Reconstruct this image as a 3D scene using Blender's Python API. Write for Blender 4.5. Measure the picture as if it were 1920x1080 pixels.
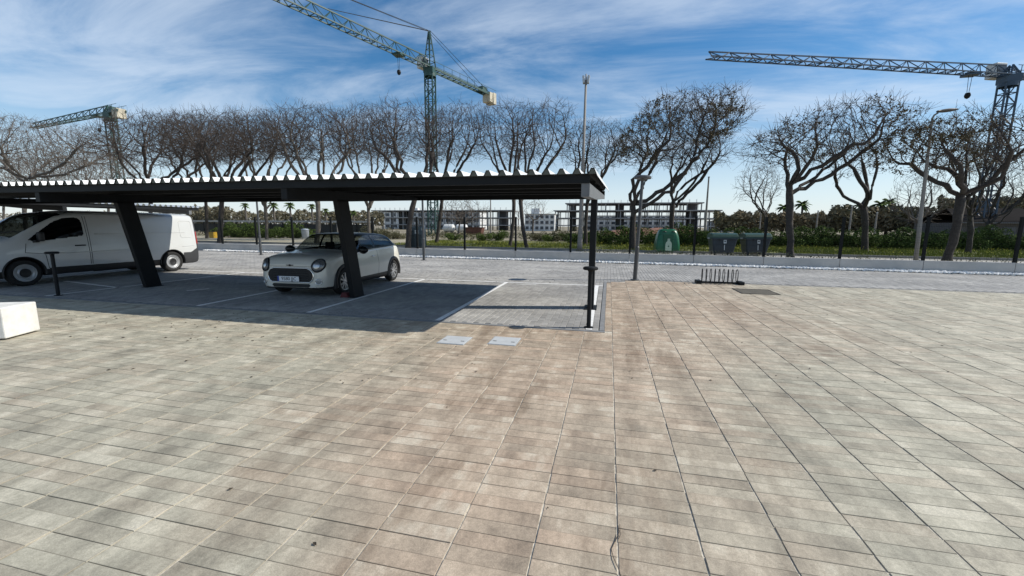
import bpy, math, random
import numpy as np
from mathutils import Vector, Matrix, noise
from mathutils.bvhtree import BVHTree

for o in list(bpy.data.objects):
    bpy.data.objects.remove(o)
random.seed(7)
RNG = np.random.default_rng(11)
S = bpy.context.scene
C = S.collection
R = math.radians

# ------------------------------------------------------------------ camera
EYE = np.array([0.0, 0.0, 1.6])
FPX, YAW, PITCH, ROLL = 779.0, R(12.995), R(8.47), R(0.378)
_f = np.array([-math.sin(YAW)*math.cos(PITCH), math.cos(YAW)*math.cos(PITCH), -math.sin(PITCH)])
_r0 = np.array([math.cos(YAW), math.sin(YAW), 0.0]); _u0 = np.cross(_r0, _f)
_r = math.cos(ROLL)*_r0 + math.sin(ROLL)*_u0
_u = -math.sin(ROLL)*_r0 + math.cos(ROLL)*_u0
cam = bpy.data.cameras.new('camera')
cam.sensor_width = 36.0; cam.lens = FPX/1920*36.0
cam.clip_start = 0.05; cam.clip_end = 6000
camo = bpy.data.objects.new('camera', cam); C.objects.link(camo)
camo.matrix_world = Matrix(((_r[0], _u[0], -_f[0], 0), (_r[1], _u[1], -_f[1], 0), (_r[2], _u[2], -_f[2], 1.6), (0, 0, 0, 1)))
S.camera = camo

# ------------------------------------------------------------------ sky, sun, exposure
SUN = Vector((1.17, 0.28, 1.0)).normalized()
SUN_EL = math.asin(SUN.z); SUN_AZ = math.atan2(SUN.x, SUN.y)
w = bpy.data.worlds.new('World'); S.world = w; w.use_nodes = True
nt = w.node_tree; nt.nodes.clear()
def wn(t, **k):
    n = nt.nodes.new(t)
    for a, b in k.items(): setattr(n, a, b)
    return n
sky = wn('ShaderNodeTexSky', sky_type='NISHITA', sun_disc=False, sun_elevation=SUN_EL, sun_rotation=SUN_AZ,
         air_density=1.0, dust_density=0.25, ozone_density=1.0)
tc = wn('ShaderNodeTexCoord'); sep = wn('ShaderNodeSeparateXYZ')
nt.links.new(tc.outputs['Generated'], sep.inputs[0])
def wm(op, a, b=None, clamp=False):
    n = wn('ShaderNodeMath', operation=op); n.use_clamp = clamp
    for i, v in enumerate((a, b)):
        if v is None: continue
        if isinstance(v, (int, float)): n.inputs[i].default_value = v
        else: nt.links.new(v, n.inputs[i])
    return n.outputs[0]
zz = wm('ADD', wm('MAXIMUM', sep.outputs['Z'], 0.0), 0.12)
cx = wm('DIVIDE', sep.outputs['X'], zz); cy = wm('DIVIDE', sep.outputs['Y'], zz)
comb = wn('ShaderNodeCombineXYZ'); nt.links.new(cx, comb.inputs[0]); nt.links.new(cy, comb.inputs[1])
mp = wn('ShaderNodeMapping'); mp.inputs['Rotation'].default_value = (0, 0, R(-28)); mp.inputs['Scale'].default_value = (0.55, 1.25, 1)
nt.links.new(comb.outputs[0], mp.inputs[0])
n1 = wn('ShaderNodeTexNoise'); n1.inputs['Scale'].default_value = 1.7; n1.inputs['Detail'].default_value = 9; n1.inputs['Roughness'].default_value = 0.62; n1.inputs['Distortion'].default_value = 0.5
nt.links.new(mp.outputs[0], n1.inputs['Vector'])
n2 = wn('ShaderNodeTexNoise'); n2.inputs['Scale'].default_value = 0.42; n2.inputs['Detail'].default_value = 4
nt.links.new(comb.outputs[0], n2.inputs['Vector'])
cl = wm('ADD', wm('MULTIPLY', n1.outputs['Fac'], 0.62), wm('MULTIPLY', n2.outputs['Fac'], 0.55))
mr = wn('ShaderNodeMapRange', interpolation_type='SMOOTHSTEP'); mr.inputs['From Min'].default_value = 0.47; mr.inputs['From Max'].default_value = 0.76; mr.inputs['To Max'].default_value = 0.62
nt.links.new(cl, mr.inputs['Value'])
mix = wn('ShaderNodeMix', data_type='RGBA'); hz = wn('ShaderNodeMapRange', interpolation_type='SMOOTHSTEP'); hz.inputs['From Min'].default_value = 0.30; hz.inputs['From Max'].default_value = -0.02; hz.inputs['To Max'].default_value = 0.74
nt.links.new(sep.outputs['Z'], hz.inputs['Value'])
nt.links.new(wm('MAXIMUM', mr.outputs[0], hz.outputs[0]), mix.inputs['Factor'])
hs = wn('ShaderNodeHueSaturation'); hs.inputs['Saturation'].default_value = 1.42; hs.inputs['Value'].default_value = 1.22
nt.links.new(sky.outputs[0], hs.inputs['Color'])
nt.links.new(hs.outputs[0], mix.inputs['A']); mix.inputs['B'].default_value = (7.8, 8.9, 10.3, 1)
bg = wn('ShaderNodeBackground'); bg.inputs['Strength'].default_value = 0.088
nt.links.new(mix.outputs['Result'], bg.inputs['Color'])
wo = wn('ShaderNodeOutputWorld'); nt.links.new(bg.outputs[0], wo.inputs[0])

sl = bpy.data.lights.new('sun', 'SUN'); sl.energy = 4.9; sl.angle = R(0.53); sl.color = (1.0, 0.945, 0.85)
so = bpy.data.objects.new('sun', sl); C.objects.link(so)
so.rotation_euler = SUN.to_track_quat('Z', 'Y').to_euler(); so.location = (20, 5, 30)
vs = S.view_settings
vs.view_transform = 'Standard'; vs.look = 'None'; vs.gamma = 1.0; vs.use_curve_mapping = False
vs.exposure = 0.14
S.cycles.max_bounces = 6; S.cycles.transparent_max_bounces = 12

# ------------------------------------------------------------------ helpers
def ray(px, py):
    return _f + (px-960)/FPX*_r + (540-py)/FPX*_u
def G(px, py, z=0.0):
    d = ray(px, py); t = (z-1.6)/d[2]; return Vector(EYE + t*d)
def A(px, py, Y):
    d = ray(px, py); return Vector(EYE + d*(Y/d[1]))
def D(px, py, dep):
    return Vector(EYE + ray(px, py)*dep)
def PR(p):
    d = np.asarray(p, float) - EYE; z = d @ _f
    return 960+FPX*(d @ _r)/z, 540-FPX*(d @ _u)/z, z

def tag(o, label=None, cat=None, group=None, kind=None):
    if label: o['label'] = label
    if cat: o['category'] = cat
    if group: o['group'] = group
    if kind: o['kind'] = kind
    return o
def link(name, me, parent=None, loc=(0, 0, 0), rot=(0, 0, 0)):
    o = bpy.data.objects.new(name, me); C.objects.link(o)
    o.location = loc; o.rotation_euler = rot
    if parent is not None: o.parent = parent
    return o
def empty(name, loc=(0, 0, 0), rz=0.0):
    o = bpy.data.objects.new(name, None); C.objects.link(o); o.location = loc; o.rotation_euler = (0, 0, rz)
    o.empty_display_size = 0.2
    return o
def copy_tree(o, parent=None):
    c = o.copy(); C.objects.link(c); c.parent = parent
    for ch in [x for x in bpy.data.objects if x.parent == o]: copy_tree(ch, c)
    return c

def np_mesh(name, v, f, mat=None, smooth=False):
    """v (N,3), f (M,k) with k 3 or 4"""
    me = bpy.data.meshes.new(name)
    v = np.asarray(v, np.float32); f = np.asarray(f, np.int32)
    k = f.shape[1]
    me.vertices.add(len(v)); me.vertices.foreach_set('co', v.ravel())
    me.loops.add(f.size); me.loops.foreach_set('vertex_index', f.ravel())
    me.polygons.add(len(f)); me.polygons.foreach_set('loop_start', np.arange(0, f.size, k, dtype=np.int32))
    me.polygons.foreach_set('use_smooth', np.full(len(f), bool(smooth)))
    me.update(calc_edges=True)
    if mat: me.materials.append(mat)
    return me

class MB:
    def __init__(s): s.v = []; s.f = []
    def add(s, vs, fs):
        b = len(s.v); s.v += [tuple(x) for x in vs]; s.f += [tuple(i+b for i in q) for q in fs]; return s
    def box(s, c, d, rz=0.0, M=None):
        hx, hy, hz = d[0]/2, d[1]/2, d[2]/2
        pts = [Vector((x, y, z)) for z in (-hz, hz) for y in (-hy, hy) for x in (-hx, hx)]
        if M is None: M = Matrix.Rotation(rz, 3, 'Z')
        pts = [M @ p + Vector(c) for p in pts]
        return s.add(pts, [(0, 2, 3, 1), (4, 5, 7, 6), (0, 1, 5, 4), (2, 6, 7, 3), (0, 4, 6, 2), (1, 3, 7, 5)])
    def beam(s, a, b, wx, wz, up=(0, 0, 1)):
        a = Vector(a); b = Vector(b); d = b-a; L = d.length; d.normalize()
        u = Vector(up); x = d.cross(u)
        if x.length < 1e-4: x = d.cross(Vector((1, 0, 0)))
        x.normalize(); z = x.cross(d)
        M = Matrix((x, d, z)).transposed()
        return s.box((a+b)/2, (wx, L, wz), M=M)
    def tube(s, pts, rad, n=8, cap=True, closed=False):
        pts = [Vector(p) for p in pts]
        if isinstance(rad, (int, float)): rad = [rad]*len(pts)
        N = len(pts); b = len(s.v); ref = None
        for i, p in enumerate(pts):
            if closed: t = pts[(i+1) % N]-pts[i-1]
            else: t = pts[min(i+1, N-1)]-pts[max(i-1, 0)]
            t.normalize()
            if ref is None:
                ref = t.cross(Vector((0, 0, 1)))
                if ref.length < 1e-3: ref = Vector((1, 0, 0))
            x = (ref-t*ref.dot(t)).normalized(); ref = x; y = t.cross(x)
            for k in range(n):
                a = 2*math.pi*k/n
                s.v.append(tuple(p+(x*math.cos(a)+y*math.sin(a))*rad[i]))
        for i in range(N if closed else N-1):
            j = (i+1) % N
            for k in range(n):
                q = (k+1) % n
                s.f.append((b+i*n+k, b+i*n+q, b+j*n+q, b+j*n+k))
        if cap and not closed:
            s.f.append(tuple(b+k for k in reversed(range(n)))); s.f.append(tuple(b+(N-1)*n+k for k in range(n)))
        return s
    def lathe(s, prof, n=24, M=None, c=(0, 0, 0)):
        """prof: (r,h) list about local Z"""
        b = len(s.v); c = Vector(c)
        for r, h in prof:
            for k in range(n):
                a = 2*math.pi*k/n
                p = Vector((r*math.cos(a), r*math.sin(a), h))
                if M is not None: p = M @ p
                s.v.append(tuple(p+c))
        for i in range(len(prof)-1):
            for k in range(n):
                q = (k+1) % n
                s.f.append((b+i*n+k, b+i*n+q, b+(i+1)*n+q, b+(i+1)*n+k))
        return s
    def cone(s, prof, **k): return s.lathe(prof, **k)
    def prism(s, outline, d0, d1):
        """outline: list of Vectors; extrude from +d0 to +d1 (vectors)"""
        b = len(s.v); n = len(outline); d0 = Vector(d0); d1 = Vector(d1)
        for p in outline: s.v.append(tuple(Vector(p)+d0))
        for p in outline: s.v.append(tuple(Vector(p)+d1))
        s.f.append(tuple(b+i for i in reversed(range(n)))); s.f.append(tuple(b+n+i for i in range(n)))
        for i in range(n):
            j = (i+1) % n
            s.f.append((b+i, b+j, b+n+j, b+n+i))
        return s
    def build(s, name, mat, parent=None, org=None, smooth=False, bevel=0.0, loc=(0, 0, 0), rot=(0, 0, 0)):
        v = s.v
        if org is not None: v = [(p[0]-org[0], p[1]-org[1], p[2]-org[2]) for p in v]
        me = bpy.data.meshes.new(name); me.from_pydata(v, [], s.f); me.update()
        if smooth: me.polygons.foreach_set('use_smooth', [True]*len(me.polygons))
        me.materials.append(mat)
        o = link(name, me, parent, loc, rot)
        if smooth == 'auto':
            pass
        if bevel:
            m = o.modifiers.new('bevel', 'BEVEL'); m.width = bevel; m.segments = 2; m.limit_method = 'ANGLE'
        return o

# ------------------------------------------------------------------ materials
MATS = {}
def mat(name, col, rough=0.6, metal=0.0, spec=0.5, noise_amt=0.0, nscale=8.0, bump=0.0, bscale=60.0, col2=None, coat=0.0):
    if name in MATS: return MATS[name]
    m = bpy.data.materials.new(name); m.use_nodes = True; t = m.node_tree
    p = t.nodes['Principled BSDF']
    p.inputs['Base Color'].default_value = (*col, 1); p.inputs['Roughness'].default_value = rough
    p.inputs['Metallic'].default_value = metal; p.inputs['Specular IOR Level'].default_value = spec
    if coat: p.inputs['Coat Weight'].default_value = coat; p.inputs['Coat Roughness'].default_value = 0.06
    if noise_amt or col2:
        g = t.nodes.new('ShaderNodeNewGeometry'); n = t.nodes.new('ShaderNodeTexNoise')
        n.inputs['Scale'].default_value = nscale; n.inputs['Detail'].default_value = 6; n.inputs['Roughness'].default_value = 0.65
        t.links.new(g.outputs['Position'], n.inputs['Vector'])
        r = t.nodes.new('ShaderNodeValToRGB')
        c2 = col2 if col2 else tuple(c*(1-noise_amt) for c in col)
        c1 = col if col2 else tuple(min(1, c*(1+noise_amt*0.6)) for c in col)
        r.color_ramp.elements[0].position = 0.3; r.color_ramp.elements[1].position = 0.7
        r.color_ramp.elements[0].color = (*c2, 1); r.color_ramp.elements[1].color = (*c1, 1)
        t.links.new(n.outputs['Fac'], r.inputs[0]); t.links.new(r.outputs[0], p.inputs['Base Color'])
    if bump:
        g2 = t.nodes.new('ShaderNodeNewGeometry'); n2 = t.nodes.new('ShaderNodeTexNoise'); n2.inputs['Scale'].default_value = bscale; n2.inputs['Detail'].default_value = 5
        t.links.new(g2.outputs['Position'], n2.inputs['Vector'])
        b = t.nodes.new('ShaderNodeBump'); b.inputs['Strength'].default_value = bump; b.inputs['Distance'].default_value = 0.01
        t.links.new(n2.outputs['Fac'], b.inputs['Height']); t.links.new(b.outputs[0], p.inputs['Normal'])
    MATS[name] = m; return m

class NT:
    """tiny node helper"""
    def __init__(s, m): s.t = m.node_tree; s.p = s.t.nodes['Principled BSDF']
    def n(s, ty, **k):
        x = s.t.nodes.new(ty)
        for a, b in k.items(): setattr(x, a, b)
        return x
    def l(s, a, b): s.t.links.new(a, b)
    def m(s, op, a, b=None, c=None, clamp=False):
        x = s.n('ShaderNodeMath', operation=op); x.use_clamp = clamp
        for i, v in enumerate((a, b, c)):
            if v is None: continue
            if isinstance(v, (int, float)): x.inputs[i].default_value = v
            else: s.l(v, x.inputs[i])
        return x.outputs[0]
    def xyz(s, a, b, c=0.0):
        x = s.n('ShaderNodeCombineXYZ')
        for i, v in enumerate((a, b, c)):
            if isinstance(v, (int, float)): x.inputs[i].default_value = v
            else: s.l(v, x.inputs[i])
        return x.outputs[0]
    def noise(s, vec, sc, det=4, rough=0.6, dist=0.0):
        x = s.n('ShaderNodeTexNoise'); x.inputs['Scale'].default_value = sc; x.inputs['Detail'].default_value = det
        x.inputs['Roughness'].default_value = rough; x.inputs['Distortion'].default_value = dist
        s.l(vec, x.inputs['Vector']); return x.outputs['Fac']
    def mix(s, f, a, b, bt='MIX'):
        x = s.n('ShaderNodeMix', data_type='RGBA', blend_type=bt)
        for nm, v in (('Factor', f), ('A', a), ('B', b)):
            if isinstance(v, (int, float)): x.inputs[nm].default_value = v
            elif isinstance(v, tuple): x.inputs[nm].default_value = (*v, 1)
            else: s.l(v, x.inputs[nm])
        return x.outputs['Result']
    def rng(s, v, a, b, c=0.0, d=1.0, smooth=True):
        x = s.n('ShaderNodeMapRange'); x.interpolation_type = 'SMOOTHSTEP' if smooth else 'LINEAR'
        x.inputs['From Min'].default_value = a; x.inputs['From Max'].default_value = b
        x.inputs['To Min'].default_value = c; x.inputs['To Max'].default_value = d
        s.l(v, x.inputs['Value']); return x.outputs[0]
    def hsv(s, col, h=None, sa=None, v=None):
        x = s.n('ShaderNodeHueSaturation'); s.l(col, x.inputs['Color'])
        for nm, q in (('Hue', h), ('Saturation', sa), ('Value', v)):
            if q is None: continue
            if isinstance(q, (int, float)): x.inputs[nm].default_value = q
            else: s.l(q, x.inputs[nm])
        return x.outputs[0]
    def bump(s, h, st, dist=0.005):
        b = s.n('ShaderNodeBump'); b.inputs['Strength'].default_value = st; b.inputs['Distance'].default_value = dist
        s.l(h, b.inputs['Height']); s.l(b.outputs[0], s.p.inputs['Normal'])

# plaza paver: slabs 0.413 x 0.1035, tint per slab from its own cell, dusty stains over several slabs
PX0, PXW, PY0, PYW = 0.104, 0.413, 1.788, 0.1035
def paver_material():
    m = bpy.data.materials.new('beige_paver'); m.use_nodes = True; N = NT(m)
    g = N.n('ShaderNodeNewGeometry'); sp = N.n('ShaderNodeSeparateXYZ'); N.l(g.outputs['Position'], sp.inputs[0])
    x, y = sp.outputs['X'], sp.outputs['Y']
    ux = N.m('DIVIDE', N.m('SUBTRACT', x, PX0), PXW); uy = N.m('DIVIDE', N.m('SUBTRACT', y, PY0), PYW)
    ix = N.m('FLOOR', ux); iy = N.m('FLOOR', uy)
    wnz = N.n('ShaderNodeTexWhiteNoise', noise_dimensions='2D'); N.l(N.xyz(ix, iy), wnz.inputs['Vector'])
    rs = N.n('ShaderNodeSeparateColor'); N.l(wnz.outputs['Color'], rs.inputs[0])
    r1, r2, r3 = rs.outputs[0], rs.outputs[1], rs.outputs[2]
    # cloudy dye runs inside each slab, offset per slab
    cloud = N.noise(N.xyz(N.m('ADD', N.m('MULTIPLY', x, 4.6), N.m('MULTIPLY', r1, 37.0)), N.m('ADD', N.m('MULTIPLY', y, 3.0), N.m('MULTIPLY', r2, 53.0))), 1.0, 3, 0.6)
    # stains that run on over several slabs
    band = N.noise(N.xyz(N.m('MULTIPLY', x, 3.0), N.m('MULTIPLY', y, 0.8), N.m('MULTIPLY', r3, 0.28)), 1.0, 4, 0.55)
    big = N.noise(N.xyz(N.m('MULTIPLY', x, 0.36), N.m('MULTIPLY', y, 0.20), 3.3), 1.0, 2, 0.5)
    bx_ = N.m('ABSOLUTE', N.m('DIVIDE', N.m('ADD', N.m('ADD', x, 0.35), N.m('MULTIPLY', N.m('SUBTRACT', big, 0.5), 6.0)), N.m('ADD', 0.35, N.m('MULTIPLY', N.m('MAXIMUM', y, 0.0), 0.36))))
    hue = N.m('ADD', N.m('MULTIPLY', N.rng(bx_, 1.7, 0.2), 0.75), N.m('MULTIPLY', N.m('MULTIPLY', r3, r3), 0.28))
    colA = N.mix(hue, (0.378, 0.354, 0.276), (0.392, 0.300, 0.220))
    lum = N.m('ADD', N.m('ADD', N.m('MULTIPLY', N.m('SUBTRACT', cloud, 0.5), 1.25), N.m('MULTIPLY', N.m('SUBTRACT', band, 0.48), 1.1)), N.m('MULTIPLY', N.m('SUBTRACT', r2, 0.5), 0.18))
    strk = N.noise(N.xyz(N.m('MULTIPLY', x, 26.0), N.m('MULTIPLY', y, 5.0), N.m('MULTIPLY', r1, 9.0)), 1.0, 3, 0.65)
    lum = N.m('ADD', lum, N.m('MULTIPLY', N.m('SUBTRACT', strk, 0.5), 0.34))
    val = N.m('ADD', 1.0, lum)
    pale = N.rng(N.m('ADD', lum, N.m('MULTIPLY', N.m('SUBTRACT', r1, 0.5), 0.3)), 0.12, 0.5)
    col = N.hsv(colA, v=val)
    col = N.mix(N.m('MULTIPLY', pale, 0.6), col, (0.56, 0.52, 0.42))
    dirt = N.noise(N.xyz(N.m('MULTIPLY', x, 2.6), N.m('MULTIPLY', y, 0.55), 7.7), 1.0, 6, 0.68)
    dirt = N.m('MULTIPLY', N.rng(dirt, 0.50, 0.66), N.m('ADD', 0.10, N.m('MULTIPLY', hue, 0.62)))
    col = N.mix(dirt, col, (0.20, 0.145, 0.098))
    grit = N.noise(g.outputs['Position'], 150.0, 4, 0.8)
    gm = N.rng(grit, 0.3, 0.72, 0.78, 1.18)
    spk = N.noise(g.outputs['Position'], 38.0, 4, 0.7)
    col = N.hsv(col, v=N.m('MULTIPLY', gm, N.rng(spk, 0.28, 0.72, 0.84, 1.10)))
    # dirt gathers at the slab edges
    ex = N.m('ABSOLUTE', N.m('SUBTRACT', N.m('FRACT', ux), 0.5)); ey = N.m('ABSOLUTE', N.m('SUBTRACT', N.m('FRACT', uy), 0.5))
    ed = N.m('MAXIMUM', N.rng(ex, 0.47, 0.497), N.rng(ey, 0.44, 0.49))
    ed = N.m('MULTIPLY', ed, N.rng(spk, 0.3, 0.6))
    col = N.mix(N.m('MULTIPLY', ed, 0.35), col, (0.13, 0.11, 0.085))
    N.l(col, N.p.inputs['Base Color']); N.p.inputs['Roughness'].default_value = 0.72; N.p.inputs['Specular IOR Level'].default_value = 0.4
    N.bump(N.m('ADD', grit, N.m('MULTIPLY', spk, 0.6)), 0.35, 0.003)
    return m
def cobble_material():
    m = bpy.data.materials.new('grey_block'); m.use_nodes = True; N = NT(m)
    g = N.n('ShaderNodeNewGeometry'); sp = N.n('ShaderNodeSeparateXYZ'); N.l(g.outputs['Position'], sp.inputs[0])
    x, y = sp.outputs['X'], sp.outputs['Y']
    ix = N.m('FLOOR', N.m('DIVIDE', x, 0.1033))
    odd = N.m('MULTIPLY', N.m('FLOORED_MODULO', ix, 2.0), 0.1033)
    iy = N.m('FLOOR', N.m('DIVIDE', N.m('ADD', y, odd), 0.2066))
    wnz = N.n('ShaderNodeTexWhiteNoise', noise_dimensions='2D'); N.l(N.xyz(ix, iy), wnz.inputs['Vector'])
    big = N.noise(N.xyz(N.m('MULTIPLY', x, 0.5), N.m('MULTIPLY', y, 0.8)), 1.0, 5, 0.6)
    fine = N.noise(g.outputs['Position'], 45.0, 4, 0.7)
    v = N.m('MULTIPLY', N.m('ADD', 0.84, N.m('MULTIPLY', wnz.outputs['Value'], 0.28)), N.m('MULTIPLY', N.rng(big, 0.3, 0.7, 0.86, 1.12), N.rng(fine, 0.25, 0.75, 0.8, 1.15)))
    base = N.mix(N.rng(big, 0.35, 0.65), (0.295, 0.288, 0.275), (0.335, 0.325, 0.305))
    col = N.hsv(base, v=v)
    N.l(col, N.p.inputs['Base Color']); N.p.inputs['Roughness'].default_value = 0.8; N.p.inputs['Specular IOR Level'].default_value = 0.35
    N.bump(fine, 0.3, 0.004)
    return m
def carpaint(name, col, dust=0.12):
    m = bpy.data.materials.new(name); m.use_nodes = True; N = NT(m)
    g = N.n('ShaderNodeTexCoord')
    nz = N.noise(g.outputs['Object'], 2.2, 6, 0.7)
    sp = N.n('ShaderNodeSeparateXYZ'); N.l(g.outputs['Object'], sp.inputs[0])
    low = N.rng(sp.outputs['Z'], 0.75, 0.2)
    f = N.m('MULTIPLY', N.m('ADD', N.m('MULTIPLY', low, 0.6), 0.25), N.rng(nz, 0.3, 0.7, 0, dust*3), clamp=True)
    N.l(N.mix(f, col, (0.30, 0.27, 0.22)), N.p.inputs['Base Color'])
    N.p.inputs['Roughness'].default_value = 0.32; N.p.inputs['Coat Weight'].default_value = 0.8; N.p.inputs['Coat Roughness'].default_value = 0.05
    return m
def glass(name, tint, tr):
    m = bpy.data.materials.new(name); m.use_nodes = True; t = m.node_tree; t.nodes.clear()
    o = t.nodes.new('ShaderNodeOutputMaterial'); mx = t.nodes.new('ShaderNodeMixShader'); fr = t.nodes.new('ShaderNodeLayerWeight'); fr.inputs[0].default_value = 0.5
    g = t.nodes.new('ShaderNodeBsdfGlossy'); g.inputs['Roughness'].default_value = 0.02; g.inputs['Color'].default_value = (0.95, 0.97, 1, 1)
    pw = t.nodes.new('ShaderNodeMath'); pw.operation = 'POWER'; pw.inputs[1].default_value = 4.5
    ma = t.nodes.new('ShaderNodeMath'); ma.operation = 'MULTIPLY_ADD'; ma.inputs[1].default_value = 0.85; ma.inputs[2].default_value = 0.045
    t.links.new(fr.outputs['Facing'], pw.inputs[0])
    tr_ = t.nodes.new('ShaderNodeBsdfTransparent'); tr_.inputs[0].default_value = (tint[0]*tr, tint[1]*tr, tint[2]*tr, 1)
    t.links.new(pw.outputs[0], ma.inputs[0]); t.links.new(ma.outputs[0], mx.inputs[0])
    t.links.new(tr_.outputs[0], mx.inputs[1]); t.links.new(g.outputs[0], mx.inputs[2]); t.links.new(mx.outputs[0], o.inputs[0])
    return m

M_PAVER = paver_material(); M_BLOCK = cobble_material()
M_SAND = mat('joint_sand', (0.56, 0.51, 0.42), 0.95, noise_amt=0.5, nscale=30, bump=0.4, bscale=300)
M_GSAND = mat('grey_joint', (0.20, 0.20, 0.195), 0.95, noise_amt=0.3, nscale=30)
M_PAINT = mat('road_paint', (0.82, 0.82, 0.80), 0.6, noise_amt=0.22, nscale=14, bump=0.2, bscale=120)
M_STEEL = mat('dark_steel', (0.010, 0.0115, 0.013), 0.6, spec=0.22, noise_amt=0.25, nscale=3)
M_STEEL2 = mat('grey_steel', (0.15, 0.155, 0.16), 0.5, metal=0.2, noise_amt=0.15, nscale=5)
M_GALV = mat('galvanised', (0.42, 0.44, 0.45), 0.42, metal=0.35, noise_amt=0.12, nscale=4)
M_SHEET = mat('roof_sheet', (0.74, 0.75, 0.75), 0.35, metal=0.0, noise_amt=0.08, nscale=3)
M_SHEETE = mat('sheet_edge', (0.10, 0.105, 0.085), 0.6)
M_CONC = mat('concrete', (0.40, 0.40, 0.385), 0.85, noise_amt=0.16, nscale=2.5, bump=0.25, bscale=40)
M_CONCW = mat('white_concrete', (0.66, 0.65, 0.61), 0.8, noise_amt=0.2, nscale=5, bump=0.2, bscale=60)
M_WALL = mat('grey_wall', (0.44, 0.425, 0.40), 0.85, noise_amt=0.13, nscale=1.6, bump=0.2, bscale=50)
M_PEB = mat('pebble', (0.80, 0.79, 0.76), 0.75, noise_amt=0.2, nscale=9)
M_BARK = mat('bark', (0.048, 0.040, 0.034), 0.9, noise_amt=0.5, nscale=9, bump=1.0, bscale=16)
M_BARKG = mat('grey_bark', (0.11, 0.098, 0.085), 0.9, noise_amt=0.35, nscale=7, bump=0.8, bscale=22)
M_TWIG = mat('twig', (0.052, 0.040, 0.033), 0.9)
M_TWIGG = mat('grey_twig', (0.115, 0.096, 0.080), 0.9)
M_DRY = mat('dry_leaf', (0.12, 0.085, 0.042), 0.9, col2=(0.06, 0.055, 0.024), nscale=3)
M_LEAF = mat('leaf_dark', (0.092, 0.135, 0.030), 0.9, spec=0.15, col2=(0.040, 0.068, 0.016), nscale=2.5)
M_LEAF2 = mat('leaf_mid', (0.115, 0.165, 0.034), 0.9, spec=0.15, col2=(0.040, 0.060, 0.018), nscale=2.5)
M_SCRUB = mat('scrub', (0.14, 0.125, 0.06), 0.8, col2=(0.065, 0.07, 0.03), nscale=1.5)
M_WOOD = mat('far_wood', (0.185, 0.150, 0.100), 0.95, spec=0.1, col2=(0.085, 0.088, 0.048), nscale=0.2)
M_BLACK = mat('black_plastic', (0.012, 0.012, 0.013), 0.5)
M_RUB = mat('tyre_rubber', (0.012, 0.012, 0.012), 0.85)
M_CHROME = mat('chrome', (0.75, 0.76, 0.77), 0.12, metal=1.0)
M_ALLOY = mat('alloy', (0.55, 0.56, 0.57), 0.3, metal=0.8)
M_GLASS = glass('clear_glass', (0.88, 0.95, 0.93), 0.50)
M_GLASSD = glass('tinted_glass', (0.5, 0.6, 0.65), 0.25)
M_GREENC = mat('crane_green', (0.024, 0.068, 0.060), 0.5, noise_amt=0.2, nscale=0.5)
M_BLUEC = mat('crane_blue', (0.028, 0.055, 0.09), 0.5)
M_CW = mat('counterweight', (0.50, 0.46, 0.36), 0.8, noise_amt=0.2, nscale=1)

# ------------------------------------------------------------------ ground
def sheet(name, pts, z, m, kind='structure'):
    mb = MB(); mb.add([(p[0], p[1], z) for p in pts], [tuple(range(len(pts)))])
    o = mb.build(name, m); tag(o, kind=kind); return o
M_SOIL = mat('soil', (0.30, 0.255, 0.18), 0.95, col2=(0.17, 0.15, 0.10), nscale=0.35, bump=0.5, bscale=6)
M_WALK = mat('pale_walk', (0.40, 0.385, 0.35), 0.9, col2=(0.30, 0.285, 0.255), nscale=1.2, bump=0.4, bscale=12)
M_GRASS = mat('grass_soil', (0.10, 0.12, 0.035), 0.95, col2=(0.16, 0.145, 0.06), nscale=0.8)
sheet('ground', [(-2500, -60), (2500, -60), (2500, 4000), (-2500, 4000)], -0.05, M_SOIL)
def wall_y(x): return 19.33-0.062*(x-0.9)
sheet('plaza_bedding', [(-30, -4), (30, -4), (30, 13.02), (0.9, 13.02), (-0.02, 12.15), (-0.08, 6.36), (-30, 6.36)], -0.0065, M_SAND)
sheet('parking_bedding', [(-40, 6.36), (-0.10, 6.36), (-0.04, 12.15), (0.9, 13.06), (30, 13.06), (30, wall_y(30)), (-40, wall_y(-40))], -0.010, M_GSAND)
sheet('sidewalk', [(-80, wall_y(-80)+0.2), (45, wall_y(45)+0.2), (45, wall_y(45)+8.9), (-80, wall_y(-80)+8.9)], -0.02, M_WALK)
sheet('verge', [(-15, wall_y(-15)+9.05), (60, wall_y(60)+9.05), (60, 44), (-20, 46)], 0.0, M_GRASS)
sheet('sandy_verge', [(-80, wall_y(-80)+9.05), (-15.05, wall_y(-15)+9.05), (-20.05, 46), (-80, 46)], 0.0, mat('sandy', (0.40, 0.36, 0.28), 0.95, col2=(0.26, 0.24, 0.16), nscale=0.5, bump=0.4, bscale=8))
mb = MB()
for i in range(50):
    x0 = -80+i*2.5
    mb.beam((x0, wall_y(x0)+8.97, 0.03), (x0+2.48, wall_y(x0+2.48)+8.97, 0.03), 0.15, 0.16)
tag(mb.build('kerb', mat('kerb_stone', (0.20, 0.195, 0.18), 0.9, noise_amt=0.2)), kind='structure')

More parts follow.
